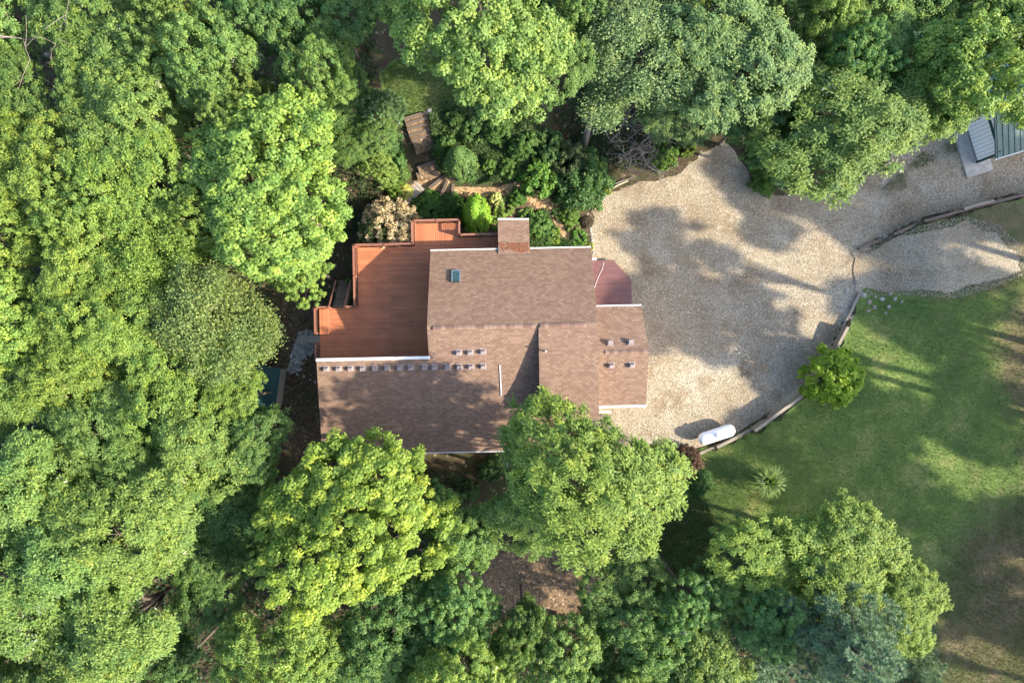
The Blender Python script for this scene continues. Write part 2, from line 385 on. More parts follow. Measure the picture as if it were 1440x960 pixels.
# walls
def wall(x0, x1, y0, y1, z0, zt):
    """zt: list of (x,y,z) of the four top corners SW,SE,NE,NW"""
    b = [(x0,y0,z0),(x1,y0,z0),(x1,y1,z0),(x0,y1,z0)]
    MB().add(b+[(b[i][0], b[i][1], zt[i]) for i in range(4)], [(3,2,1,0),(4,5,6,7),(0,1,5,4),(1,2,6,5),(2,3,7,6),(3,0,4,7)]).build('wall', M['siding'], house)
wall(mu0+.35, mu1-.35, vr, ve-.4, -.1, [Zr-.2, Zr-.2, Ze+.02, Ze+.02])
wall(mu0+.35, 1.9, wv0-.1, vr, -.1, [south_z(wv0)-.25, south_z(wv0)-.25, Zr-.2, Zr-.2])
wall(wuB+.45, 1.9, wv1+.4, wv0-.12, -.1, [south_z(wv1)-.1, south_z(wv1)-.1, south_z(wv0)-.25, south_z(wv0)-.25])
wall(bu0+.04, mu1-.06, bvs+.3, vr, -.1, [Zr-PB*(vr-bvs)-.16, Zr-PB*(vr-bvs)-.16, Zr-.15, Zr-.15])
wall(5.2, cr[0]-.3, cr[1], cn[1]-.35, -.1, [7.08, 7.08, 6.2, 6.2])
wall(5.2, cr[0]-.3, cs[1]+.35, cr[1], -.1, [6.05, 6.05, 7.08, 7.08])
wall(bo0[0]+.15, bo1[0]-.15, 6.0, bo1[1]-.2, -.1, [5.1, 5.1, 4.82, 4.82])
# lap siding boards on the wall that rises above the lower roof
for k in range(9):
    z = 6.0 + k*.2
    MB().bar((bu0+.03, bvs+.32, z), (bu0+.03, min(vr-.05, bvs+.32+ (8.0-z)*9), z), .03, .17).build('siding_board', M['siding'], house)
# gutters
def gutter(a, b, w=.09):
    MB().bar(a, b, w, .11).build('gutter', M['white'], roof)
gutter((mu0, ve+.05, Ze-.01), (bo0[0]-.02, ve+.05, Ze-.01)); gutter((bo1[0]+.02, ve+.05, Ze-.01), (mu1, ve+.05, Ze-.01))
gutter((bo0[0], bo0[1]+.07, 4.97), (bo1[0], bo1[1]+.07, 4.97), .1)
gutter((5.72, cn[1]+.06, 6.23), (cn[0], cn[1]+.06, 6.23)); gutter((5.3, cs[1]-.07, 6.06), (cs[0]+.05, cs[1]-.07, 6.06), .16)
gutter((wuB, wv1-.05, south_z(wv1)-.06), (1.9, wv1-.05, south_z(wv1)-.06), .07)
MB().bar((wuA-.02, wv0+.05, south_z(wv0)+.02), (mu0+.06, wv0+.05, south_z(wv0)+.02), .2, .06).build('ridge_flashing', M['white'], roof)
MB().bar((5.8, cs[1]-.55, 5.0), (6.9, cs[1]-.55, 5.0), .12, .1).build('gutter', M['white'], roof)
a = hl(703,513,7.0); b = hl(705,556,6.4); MB().bar((a[0], a[1], south_z(a[1])+.05), (b[0], b[1], south_z(b[1])+.05), .07, .05).build('roof_conduit', M['white'], roof)
# ridge caps
cap = MB().add([(-.135,-.15,.0),(.135,-.15,.012),(.135,.0,.085),(-.135,.0,.07),(.135,.15,.012),(-.135,.15,.0),(-.135,-.15,-.05),(.135,-.15,-.05),(.135,.15,-.05),(-.135,.15,-.05)], [(0,1,2,3),(3,2,4,5),(6,7,1,0),(4,8,9,5)]).mesh('ridge_cap', M['shingle'])
capc = [plain('cap_brown_%d' % i, c, .9, .2, 10) for i, c in enumerate([(.165,.098,.073),(.120,.074,.056),(.19,.125,.095)])]
capm = [];
for mt in capc:
    me = cap.copy(); me.materials.clear(); me.materials.append(mt); capm.append(me)
for u0, u1, v, z in ((-5.1, bu0-.15, vr-.12, Zr+.02), (bu0+.25, 5.0, vr-.12, Zr+.055)):
    u = u0
    while u < u1:
        link('ridge_cap', random.choice(capm), None, roof, (u, v, z)); u += .285
u = 6.4
while u < cr[0]-.1:
    link('ridge_cap', random.choice(capm), None, roof, (u, cr[1], 7.3)); u += .285
# box vents
def vent_mesh():
    s = MB(); w = .165
    s.add([(-w,-w,0),(w,-w,0),(w,w,0),(-w,w,0),(-w*.9,-w*.9,.22),(w*.9,-w*.9,.22),(w*.75,w*.6,.27),(-w*.75,w*.6,.27)], [(4,5,6,7),(0,1,5,4),(1,2,6,5),(2,3,7,6),(3,0,4,7)])
    s.box(-w*1.35, w*1.35, -w*1.3, w*1.3, -.03, .02)
    return s.mesh('roof_vent', M['vent'])
vm = vent_mesh()
vx = [458.5,475.6,492.5,509.6,526.7,544,561.7,577.3,596.7,610.6,629.4,646,662,679.4]
for i, px in enumerate(vx):
    u, v = hl(px, 518.3 - 3.6*i/13, 7.1); link('roof_vent', vm, None, roof, (u, v, south_z(v)+.02), (math.atan(P1), 0, 0))
for px, py in ((645,495.5),(661,495),(679,494)):
    u, v = hl(px, py, 7.4); link('roof_vent', vm, None, roof, (u, v, south_z(v)+.02), (math.atan(P1), 0, 0))
for px, py in ((858,482.5),(887,481.5),(860,513.5),(889,513)):
    u, v = hl(px, py, 7.2); sl = .32*(1 if v < cr[1] else -1); z = 7.3 - abs(v-cr[1])*.33
    link('roof_vent', vm, None, roof, (u, v, z+.03), (math.atan(sl), 0, 0))
u, v = hl(767, 494, 7.8); zz = Zr+.03-PB*(vr-v)
MB().tube([(u, v, zz-.05), (u, v, zz+.45)], [.05, .05], 10).build('vent_pipe', M['white'], roof, smooth=False)
u, v = hl(764, 573, 7.4); MB().tube([(u, v, 7.3), (u, v, 7.75)], [.07, .07], 10).tube([(u, v, 7.7), (u, v, 7.85)], [.13, .11], 10).build('vent_pipe', M['steel'], roof)
u, v = hl(471, 617, 5.2); z = south_z(v)
MB().tube([(u, v, z-.1), (u, v, z+.55)], [.13, .13], 14).tube([(u, v, z+.55), (u, v, z+.62), (u, v, z+.75)], [.24, .24, .05], 14).build('flue_cap', M['steel'], roof)
MB().box(u+.15, u+.6, v-.35, v+.1, z-.05, z+.22).build('flue_base', M['dark'], roof)
# skylight
u, v = hl(641.5, 389.5, 6.1); pit = (Zr-Ze)/(ve-vr); z = Zr - (v-vr)*pit
sk = MB().box(-.30,.30,-.47,.47,0,.12).build('skylight', M['dark'], roof, (u, v, z+.02), (-math.atan(pit), 0, 0))
MB().box(-.24,.24,-.40,.40,.12,.15).build('pane', M['glass'], sk)
for x in (-.27, .27): MB().box(x-.03, x+.03, -.47, .47, .121, .16).build('frame', M['steel'], sk)
MB().box(-.24, .24, .405, .47, .121, .16).build('frame', M['steel'], sk)

# ------------------------------------------------------------------ deck
DZ = 3.1
deck = empty('deck', (0, 0, 0), TH)
tag(deck, 'large orange redwood-stained deck wrapping the corner of the brown house', 'deck')
def dp(px, py): return hl(px, py, DZ)
BP = .152
xW, xN, xE = dp(450, 480)[0], dp(503, 380)[0], mu0+.3
yS, yNotch, yT = wv0-.05, dp(480, 433.5)[1], dp(540, 349)[1]
xa, xb, xc = dp(583.5, 330)[0], dp(646, 330)[0], bo0[0]+.1
yTop, yTop2 = dp(610, 314)[1], dp(670, 333.5)[1]
bmesh_cache = {}
def board(x0, x1, y0, y1, parent, mat, z, t=.04):
    key = (round(x1-x0, 3), round(y1-y0, 3), mat.name)
    if key not in bmesh_cache:
        w, h = x1-x0, y1-y0
        bmesh_cache[key] = MB().box(-w/2, w/2, -h/2, h/2, -t, 0).mesh('board', mat)
    return link('board', bmesh_cache[key], None, parent, ((x0+x1)/2, (y0+y1)/2, z + random.uniform(-.003, .003)))
deckY = wood('redwood_stain_cross', (.37,.130,.056), axis='Y')
y = yS
while y < yT - .02:
    x0 = xW if y < yNotch - .05 else xN
    xj = dp(548, 400)[0]
    board(x0, xj-.004, y, y+BP-.023, deck, M['deck'], DZ); board(xj+.004, xE if y < 6.2 else xc, y, y+BP-.023, deck, M['deck'], DZ); y += BP
yTd = y
x = xa
while x < xc - .1:
    board(x, x+BP-.023, yTd+.004, yTop if x < xb-.1 else yTop2, deck, deckY, DZ); x += BP
MB().box(xW+.05, xE, yS, yNotch-.1, DZ-.3, DZ-.06).box(xN+.05, xE, yNotch-.1, yTd-.05, DZ-.3, DZ-.06).build('deck_frame', M['step'], deck)  # deck frames coloured dark to paint shade into the gaps between boards
MB().box(xa+.03, xb, yTd, yTop-.03, DZ-.3, DZ-.06).build('deck_frame', M['step'], deck)
MB().box(xb, xc, yTd, yTop2-.03, DZ-.3, DZ-.06).build('deck_frame', M['step'], deck)
for px_, py_ in ((xW+.2, yS+.4), (xW+.2, yNotch-.3), (xN+.2, yNotch+.3), (xN+.2, yT-.3), (-7.5, yT-.3), (xa+.2, yTop-.2), (xb-.2, yTop-.2)):
    MB().box(px_-.07, px_+.07, py_-.07, py_+.07, -.1, DZ-.3).build('post', M['rail'], deck)
balus = MB().box(-.02, .02, -.02, .02, 0, .84).mesh('baluster', M['rail'])
postm = MB().box(-.05, .05, -.05, .05, -.3, 1.0).mesh('rail_post', M['rail'])
def railing(a, b):
    L = math.hypot(b[0]-a[0], b[1]-a[1]); rz = math.atan2(b[1]-a[1], b[0]-a[0])
    r = MB().box(0, L, -.07, .07, .96, 1.0).build('railing', M['rail'], deck, (a[0], a[1], DZ), (0, 0, rz))
    MB().box(0, L, -.02, .02, .08, .12).build('bottom_rail', M['rail'], r); MB().box(0, L, -.02, .02, .90, .94).build('upper_rail', M['rail'], r)
    n = max(1, int(L/.14))
    for i in range(1, n): link('baluster', balus, None, r, (L*i/n, 0, .1))
    k = max(1, round(L/1.9))
    for i in range(k+1): link('rail_post', postm, None, r, (min(max(L*i/k, .06), L-.06), 0, 0))
e = .06
railing((xN-e, yNotch+.05), (xN-e, yTd+e)); railing((xN, yTd+e), (xa-e, yTd+e)); railing((xa-e, yTd+e), (xa-e, yTop+e))
railing((xa, yTop+e), (xb+.05, yTop+e)); railing((xb+.07, yTop), (xb+.07, yTop2+e)); railing((xb+.1, yTop2+e), (xc, yTop2+e))
yB = dp(455, 470)[1]; yG = dp(455, 482)[1]
railing((xW-e, yB), (xW-e, yNotch+e)); railing((xW, yNotch+e), (dp(466,433)[0], yNotch+e)); railing((xW-e, yS+.1), (xW-e, yG))
railing((dp(489,433)[0], yNotch+e), (xN-.1, yNotch+e))
# bench on the corner of the deck
bench = empty('bench', (0, 0, 0)); bench.parent = deck
xBe = dp(466, 450)[0]; x = xW+.12
while x < xBe-.05:
    MB().box(x, x+.13, yB, yNotch-.05, DZ+.40, DZ+.45).build('bench_slat', deckY, bench); x += .14
MB().box(xW+.15, x-.04, yB+.05, yNotch-.1, DZ, DZ+.395).build('bench_box', M['rail'], bench)
# stairs down on the west side
for i in range(9):
    z = DZ - .3 - i*.31
    MB().box(xW-.32-i*.27, xW-.03-i*.27, yB-.0-(dp(0,470)[1]-dp(0,482)[1])+.04, yB-.06, z-.05, z).build('stair_tread', M['plank'], deck)
# steps in the notch going down north
xs0, xs1 = dp(467,430)[0], dp(487,430)[0]
for i in range(8):
    z = DZ - .3 - i*.28
    MB().box(xs0, xs1, yNotch+.04+i*.28, yNotch+.31+i*.28, z-.05, z).build('stair_tread', M['step'], deck)
for xx in (xs0-.03, xs1+.05):
    MB().bar((xx, yNotch+.05, DZ+.85), (xx, yNotch+2.2, DZ-1.35), .09, .06).build('stair_rail', M['rail'], deck)
    MB().box(xx-.04, xx+.04, yNotch+2.1, yNotch+2.18, .1, DZ-1.3).build('post', M['rail'], deck)
for i, (px, py) in enumerate(((480,399),(480,412))):
    x, y = at(px, py, .5)
    o = MB().box(-.27, .27, -.27, .27, 0, .09).build('stepping_stone', M['paver'], None, (x, y, gz(x, y)+.01), (0, 0, .04*i))
    tag(o, ['square pale paver beside the deck, farther from the dark steps', 'square pale paver beside the deck, next to the dark steps'][i], 'paver')
# ------------------------------------------------------------------ entry porch (east)
porch = empty('entry_porch', (0, 0, 0), TH)
tag(porch, 'low plum-brown plank porch with a clipped corner at the driveway', 'porch')
PZ = .45
def pp(px, py): return hl(px, py, PZ)
y0, y1 = pp(860, 428)[1], pp(850, 368)[1]; x0p = 5.2; x1p = pp(888, 400)[0]; yc, xcx = pp(888, 393)[1], pp(866, 368)[0]
y = y0
while y < y1:
    xe = x1p if y + .14 < yc else x1p - (y + .14 - yc)*(x1p - xcx)/(y1 - yc)
    board(x0p, xe, y, y+.138, porch, M['porch'], PZ); y += .15
MB().box(x0p, x1p-.1, y0, yc, .02, PZ-.05).build('porch_frame', M['rail'], porch)
MB().add([(x0p, yc, .02), (x1p-.1, yc, .02), (xcx-.1, y1-.05, .02), (x0p, y1-.05, .02), (x0p, yc, PZ-.05), (x1p-.1, yc, PZ-.05), (xcx-.1, y1-.05, PZ-.05), (x0p, y1-.05, PZ-.05)],
         [(4,5,6,7),(0,1,5,4),(1,2,6,5),(2,3,7,6)]).build('porch_frame', M['rail'], porch)
pts = [at(849,369,PZ), at(847,378,PZ), at(842,388,PZ), at(838,398,PZ), at(836,405,PZ)]
tag(MB().tube([(x, y, PZ+.025) for x, y in pts], [.018]*5, 6).build('cord', M['white']), 'thin white cord lying across the plum-brown porch', 'cord')
x, y = at(834.5, 366, .4); tag(MB().box(-.22,.22,-.16,.16,0,.35).box(-.24,.24,-.18,.18,.35,.42).build('storage_box', M['white'], None, (x, y, gz(x,y))), 'small white box between the roof corner and plum-brown porch', 'box')

# ------------------------------------------------------------------ propane tank
tx, ty = at(1007, 610.5, .7)
tank = empty('propane_tank', (tx, ty, gz(tx, ty)), rad(18)); tag(tank, 'white capsule-shaped propane tank lying beside the curved retaining wall', 'tank')
R = .475; L = 1.02; pr = [(-L-R*.93*math.sin(t), R*math.cos(t)) for t in np.linspace(math.pi/2, 0, 8)] + [(L+R*.93*math.sin(t), R*math.cos(t)) for t in np.linspace(0, math.pi/2, 8)]
MB().tube([(x, 0, .78) for x, r in pr], [max(r, .005) for x, r in pr], 28).build('tank_body', M['tank'], tank, smooth=True)
MB().tube([(0, 0, 1.27), (0, 0, 1.40), (0, 0, 1.45)], [.2, .2, .14], 18).build('dome_cap', M['tank'], tank)
MB().tube([(-.42, 0, 1.28), (-.42, 0, 1.36)], [.04, .04], 8).build('valve', M['steel'], tank)
for x in (-.75, .75): MB().box(x-.1, x+.1, -.4, .4, 0, .34).build('leg', M['concrete'], tank)
for x in (-.5, .5): MB().bar((x, -.05, 1.30), (x, .05, 1.30), .05, .06).build('lifting_lug', M['tank'], tank)

# ------------------------------------------------------------------ retaining walls of stacked timbers
def timber_wall(name, pts, label, mat):
    root = empty(name, (pts[0][0], pts[0][1], 0)); tag(root, label, 'retaining wall')
    ox, oy = pts[0]; cache = {}
    segs = []; P = [Vector(p) for p in pts]
    for a, b in zip(P[:-1], P[1:]):
        n = max(1, round((b-a).length/2.2))
        for i in range(n): segs.append((a.lerp(b, i/n), a.lerp(b, (i+1)/n)))
    for a, b in segs:
        m = (a+b)/2; d = (b-a); nrm = Vector((d.y, -d.x)).normalized()
        q = m + nrm*.8; q2 = m - nrm*.8
        top = max(gz(q.x, q.y), gz(q2.x, q2.y)) + .07; base = min(gz(q.x, q.y), gz(q2.x, q2.y)) - .1
        k = max(1, int((top-base)/.2)); Lk = round(d.length, 2)
        for j in range(k):
            off = random.uniform(-.025, .025)
            key = (Lk, j % 2)
            if key not in cache: cache[key] = MB().box(-Lk/2-.01, Lk/2+.01, -.11, .11, -.185, 0).mesh('timber', mat)
            link('timber', cache[key], None, root, (m.x-ox+nrm.x*off, m.y-oy+nrm.y*off, top - j*.19), (0, 0, math.atan2(d.y, d.x)+random.uniform(-.01,.01)))
    return root
timber_wall('retaining_wall', W1, 'curved weathered timber retaining wall between gravel driveway and lawn', M['timber'])
timber_wall('retaining_wall', W2, 'straight dark timber retaining wall beside the road toward the green-roofed building', M['step'])
for (ax, ay), (bx, by), r, lab in (((1343,297),(1384,286),.13,'long grey log lying along the straight timber wall'), ((858,266),(884,253),.07,'pale cut pole lying at the shrubs on the driveway edge'), ((862,259),(890,249),.055,'thin dark pole lying between the driveway pole and shrubs')):
    a = at(ax, ay, .3); b = at(bx, by, .3)
    za, zb = max(gz(*a), gz(a[0], a[1]-.4))+r, max(gz(*b), gz(b[0], b[1]-.4))+r
    tag(MB().tube([(*a, za), ((a[0]+b[0])/2, (a[1]+b[1])/2+.05, (za+zb)/2), (*b, zb)], [r, r*.95, r*.85], 9).build('fallen_log', M['log'] if 'pale' in lab else M['timber']), lab, 'log')
# loose stones
def rock_mesh(seed):
    r = np.random.default_rng(seed); s = MB(); n = 7; rings = [(-.25,.7),(.15,1),(.5,.75),(.68,.3)]
    ph = r.uniform(.8, 1.2, (len(rings), n))
    for i, (z, q) in enumerate(rings):
        for k in range(n):
            t = 2*math.pi*k/n; s.v.append((q*ph[i,k]*math.cos(t), q*ph[i,k]*.8*math.sin(t), z*.8))
    for i in range(len(rings)-1):
        for k in range(n): s.f.append((i*n+k, i*n+(k+1)%n, (i+1)*n+(k+1)%n, (i+1)*n+k))
    s.f.append(tuple(range((len(rings)-1)*n, len(rings)*n)))
    return s
rocks = [rock_mesh(i).mesh('rock', M['stone']) for i in range(5)]
pale_rock = [rock_mesh(20+i).mesh('rock', M['paver']) for i in range(3)]
def rock(px, py, s, label, group=None, z=0, pale=False):
    x, y = at(px, py, z); o = link('rock', random.choice(pale_rock if pale else rocks), None, None, (x, y, gz(x, y)+s*.1), (0, 0, random.uniform(0, 6)))
    o.scale = (s, s, s*random.uniform(.6, .9)); tag(o, label, 'rock', group)
for px, py, s in ((1229,424,.24),(1254,431,.2),(1238,416,.16),(1246,420,.24),(1262,420,.2),(1211,398,.3),(1205,402,.2),(1222,414,.26),(1256,412,.22),(1270,424,.17),(1236,432,.22),(1227,437,.18),(1249,440,.16),(1197,408,.22)):
    rock(px, py, s, 'pale boulder piled where the curved timber wall meets the gravel', 'boulders at the end of the curved wall', .8, random.random() < .25)
edge = [(404,520),(408,512),(411,503),(413,494),(415,485),(419,476),(424,468),(431,464),(441,492),(437,499),(430,504),(426,511),(423,519),(418,526),(428,529),(436,534),(443,537)]
for px, py in edge: rock(px + random.uniform(-1,1), py, random.uniform(.10,.17), 'small grey stone edging the pebble path beside the deck', 'stones edging the pebble path', 0, True)
for k in range(13):
    t = k/12; px, py = (827+5*math.sin(t*3), 300) if k == 0 else (829+6*t, 303+52*t)
    rock(px, py, random.uniform(.09,.15), 'small pale stone edging the garden bed along the driveway', 'stones edging the garden bed', .2, True)
rock(604, 157, .26, 'rounded boulder at the top of the timber garden steps', None, 2.6, True)
rock(694, 213, .30, 'grey garden rock among ground cover behind the round shrub', 'garden rocks', 2.0); rock(708, 212, .36, 'pinkish garden rock among ground cover beside the grey one', 'garden rocks', 2.0, True)

# ------------------------------------------------------------------ timber garden steps
steps = empty('garden_steps', (0, 0, 0)); tag(steps, 'dark timber garden steps climbing the slope toward the shaded lawn', 'steps')
SL = [((565,171),(600,161)),((568,179),(602,168)),((570,187),(604,176)),((573,195),(606,184)),((577,203),(608,191)),((580,211),(609,200)),((583,237),(612,227)),((581,246),(617,237)),((603,264),(626,246)),((620,274),(628,254)),((636,272),(637,258))]
for i, (a, b) in enumerate(SL):
    if i < 8: a = (a[0]+4, a[1]-1)
    zt = 2.3 - i*.13; A = at(*a, zt); B = at(*b, zt); za = max(gz(*A), gz(*B))
    MB().bar((A[0], A[1], za+.05), (B[0], B[1], za+.05), .2, .26).build('step_timber', M['step'], steps)
    if i < 8:
        c = [at(a[0]+1, a[1]+1, zt), at(b[0]+1, b[1]+1, zt)]; dy = -.48
        MB().add([(c[0][0], c[0][1], za+.07), (c[1][0], c[1][1], za+.07), (c[1][0]+.1, c[1][1]+dy, za+.0), (c[0][0]+.1, c[0][1]+dy, za+.0)], [(3,2,1,0)]).build('tread', M['soil'], steps)
for i in range(9):       # boardwalk planks leading to the deck
    t = i/8; A = at(560+t*28, 281-t*22, .9); za = gz(*A)
    MB().bar((A[0]-.42, A[1]+.42, za+.05), (A[0]+.42, A[1]-.42, za+.05), .26, .06).build('plank', M['plank'], steps)

# ------------------------------------------------------------------ sheds
def to_world(px, py, z): x, y = at(px, py, z); return Vector((x, y, z))
c0 = to_world(1374, 228, .12); rz = rad(17)
barn = empty('outbuilding', (c0.x, c0.y, 0), rz); tag(barn, 'white sided outbuilding with green metal roof and green corner trim', 'shed')
Wd, Dp, Hw, Hp = 6.0, 7.0, 2.6, 1.25          # local x = along ridge (east), y = across (north); corner at origin
MB().add([(0,0,.1),(Wd,0,.1),(Wd,Dp,.1),(0,Dp,.1),(0,0,Hw),(Wd,0,Hw),(Wd,Dp,Hw),(0,Dp,Hw),(0,Dp/2,Hw+Hp),(Wd,Dp/2,Hw+Hp)],
         [(3,2,1,0),(0,1,5,4),(2,3,7,6),(1,2,6,9,5),(3,0,4,8,7),(4,5,9,8),(6,7,8,9)]).build('wall', M['barnwhite'], barn)
for y in np.arange(.3, Dp, .3): MB().box(-.02, -.003, y-.012, y+.012, .12, Hw).build('siding_seam', M['paver'], barn)
for y in (0, Dp): MB().box(-.05, .16, y-.09, y+.09, .1, Hw).build('corner_trim', M['trim'], barn)
MB().box(-.05, -.003, .06, Dp-.06, Hw-.1, Hw+.14).build('gable_trim', M['trim'], barn)
MB().box(-.035, -.003, .06, Dp-.06, .1, .22).build('base_trim', M['vent'], barn)
for sgn in (0, 1):
    ye = -.3 if sgn == 0 else Dp+.3; zE = Hw - .3*Hp/(Dp/2)
    rfp = MB().add([(-.35, ye, zE+.06), (Wd+.3, ye, zE+.06), (Wd+.3, Dp/2, Hw+Hp+.06), (-.35, Dp/2, Hw+Hp+.06), (-.35, ye, zE-.04), (Wd+.3, ye, zE-.04), (Wd+.3, Dp/2, Hw+Hp-.04), (-.35, Dp/2, Hw+Hp-.04)],
                   [(0,1,2,3),(7,6,5,4),(0,4,5,1),(3,0,4,7),(1,2,6,5)]).build('roof', M['greenmetal'], barn)
    for x in np.arange(-.2, Wd+.3, .45):
        MB().bar((x, ye, zE+.075), (x, Dp/2, Hw+Hp+.075), .04, .04).build('roof_seam', M['greenmetal'], rfp)
MB().bar((-.4, -.33, Hw-.12), (Wd+.3, -.33, Hw-.12), .1, .1).build('gutter', M['white'], barn)
MB().box(-1.05, 1.1, -.95, 3.6, .0, .09).build('slab', M['concrete'], barn)
g0 = to_world(372, 545, 2.2)
gs = empty('garden_shed', (g0.x, g0.y, 0), rad(-8)); tag(gs, 'small shed with dark teal ribbed metal roof half under the trees', 'shed')
MB().box(-1.9, .75, -1.4, 1.4, 0, 2.0).build('wall', M['timber'], gs)
rp = MB().add([(-2.2,-1.6,2.45),(.95,-1.6,2.05),(.95,1.6,2.05),(-2.2,1.6,2.45),(-2.2,-1.6,2.38),(.95,-1.6,1.98),(.95,1.6,1.98),(-2.2,1.6,2.38)], [(0,1,2,3),(7,6,5,4),(0,4,5,1),(1,5,6,2),(2,6,7,3),(3,7,4,0)]).build('roof', M['greenmetal'], gs)
for k in range(11):
    y = -1.5 + k*.3; MB().bar((-2.2, y, 2.47), (.95, y, 2.07), .04, .04).build('roof_rib', M['greenmetal'], rp)
g1 = to_world(386, 547, .4)
ld = empty('plank_landing', (g1.x, g1.y, 0), rad(-8)); tag(ld, 'weathered grey plank landing along the small teal shed', 'landing')
for k in range(5): MB().box(-.45+k*.2, -.45+k*.2+.185, -1.75, 1.6, .3, .36).build('plank', M['plank'], ld)
for y in (-1.4, 0, 1.3): MB().box(-.45, .54, y-.06, y+.06, 0, .298).build('joist', M['timber'], ld)

# ------------------------------------------------------------------ plants: leaf meshes
def leaf_quads(C, Nn, D, Ln, Wd, fold=.25):
    """folded leaf blades at C, lying in the plane of normal Nn, pointing along D"""
    D = D - Nn*np.sum(D*Nn, 1, keepdims=True); D /= np.linalg.norm(D, axis=1, keepdims=True)+1e-9
    S = np.cross(Nn, D); Ln = Ln[:, None]; Wd = Wd[:, None]
    base = C - D*Ln*.5; tip = C + D*Ln*.5 - Nn*Ln*.12
    s1 = C + S*Wd*.5 + Nn*Wd*fold + D*Ln*.08; s2 = C - S*Wd*.5 + Nn*Wd*fold + D*Ln*.08
    n = len(C); V = np.stack([base, s1, tip, s2], 1).reshape(-1, 3); F = np.arange(4*n).reshape(n, 4)[:, ::-1]
    return V, F
def unit(v): return v / (np.linalg.norm(v, axis=1, keepdims=True) + 1e-9)
def crown_points(r, R, Rz, zc, n, lobes, low=-.35):
    """puff centres over a lumpy crown made of several rounded boughs"""
    th = r.uniform(0, 2*np.pi, lobes); ls = r.uniform(.20, .48, lobes); rr = np.sqrt(r.uniform(.08, 1, lobes))*(1.0 - ls)*.98
    lc = np.stack([rr*np.cos(th), rr*np.sin(th), r.uniform(-.15, .42, lobes) + .35*(1-rr)], 1)
    lc[0] = (0, 0, .5); P = []
    while sum(len(p) for p in P) < n:
        k = r.integers(0, lobes, n*3); d = unit(r.normal(size=(n*3, 3))); d[:, 2] = np.where(d[:, 2] < -.3, -d[:, 2], d[:, 2])
        p = lc[k] + d*ls[k][:, None]*np.where(r.random((n*3, 1)) < .16, r.uniform(1.02, 1.28, (n*3, 1)), r.uniform(.8, 1.05, (n*3, 1)))
        inside = np.zeros(len(p), bool)
        for j in range(lobes): inside |= (np.linalg.norm(p - lc[j], axis=1) < ls[j]*.78)
        keep = (~inside) | (r.random(len(p)) < .12)
        keep &= p[:, 2] > low
        P.append(p[keep]); 
    P = np.concatenate(P)[:n]
    return P*np.array([R, R, Rz]) + np.array([0, 0, zc]), lc*np.array([R, R, Rz]) + np.array([0, 0, zc])
def make_tree_meshes(seed, kind, H=13.0, R=5.0, Rz=4.2, puffs=600, per=90, pr=.42, leaf=(.155,.125), lobes=11, trunk_r=.2, beige=.0):
    r = np.random.default_rng(seed); zc = H - Rz*.85
    P, LC = crown_points(r, R, Rz, zc, puffs, lobes)
    k = np.repeat(np.arange(puffs), per); n = len(k)
    ps = r.uniform(.65, 1.3, puffs)*pr; out = unit(P - np.array([0, 0, zc - Rz*.5]))
    d = unit(r.normal(size=(n, 3)) + out[k]*.55 + np.array([0, 0, .35]))
    if kind == 'oak':       # sprays: leaves radiate flat from each twig end
        d[:, 2] *= .55; C = P[k] + d*ps[k][:, None]*r.uniform(.15, 1.0, (n, 1)); Nn = unit(out[k]*.4 + np.array([0, 0, .9]) + r.normal(size=(n, 3))*.38); D = unit(d + r.normal(size=(n, 3))*.3)
    elif kind == 'fine':
        C = P[k] + r.normal(size=(n, 3))*ps[k][:, None]*np.array([.62, .62, .4]); Nn = unit(np.array([0, 0, 1.0]) + r.normal(size=(n, 3))*.6); D = unit(r.normal(size=(n, 3)))
    else:
        C = P[k] + d*ps[k][:, None]*r.uniform(.55, 1.02, (n, 1)); Nn = unit(d*.8 + np.array([0, 0, .45]) + r.normal(size=(n, 3))*.35); D = unit(r.normal(size=(n, 3)) + np.array([0, 0, -.5]))
    sz = r.uniform(.7, 1.25, n); V, F = leaf_quads(C, Nn, D, leaf[0]*sz, leaf[1]*sz)
    tone = np.clip(r.normal(.5, .19, puffs)[k] + r.normal(0, .17, n), 0, .95)
    if beige: bp = r.random(puffs) < beige; tone = np.where(bp[k] & (r.random(n) < .4), 1.0, tone)
    crown = mesh_np('crown', V, F, M['leaf'], np.repeat(tone, 4))
    mb = MB(); hb = zc - Rz*.45
    mb.tube([(0,0,-.3), (.03*H*.2,0,hb*.4), (0,.1,hb*.8), (0,0,zc), (0,0,zc+Rz*.45)], [trunk_r*1.35, trunk_r, trunk_r*.85, trunk_r*.6, trunk_r*.15], 8)
    for c in LC[1:]:
        z0 = hb*.75 + r.random()*Rz*.5; m = np.array([c[0]*.45, c[1]*.45, (z0+c[2])*.52])
        mb.tube([(0,0,z0), tuple(m), tuple(c)], [trunk_r*.5, trunk_r*.32, trunk_r*.12], 5)
        near = P[np.argsort(np.linalg.norm(P-c, axis=1))[:26:3]]
        for q in near: mb.tube([tuple(c), tuple((c+q)/2+r.normal(size=3)*.1), tuple(q)], [trunk_r*.13, trunk_r*.08, .012], 4, False)
    return mb.mesh('trunk', M['bark'], True), crown
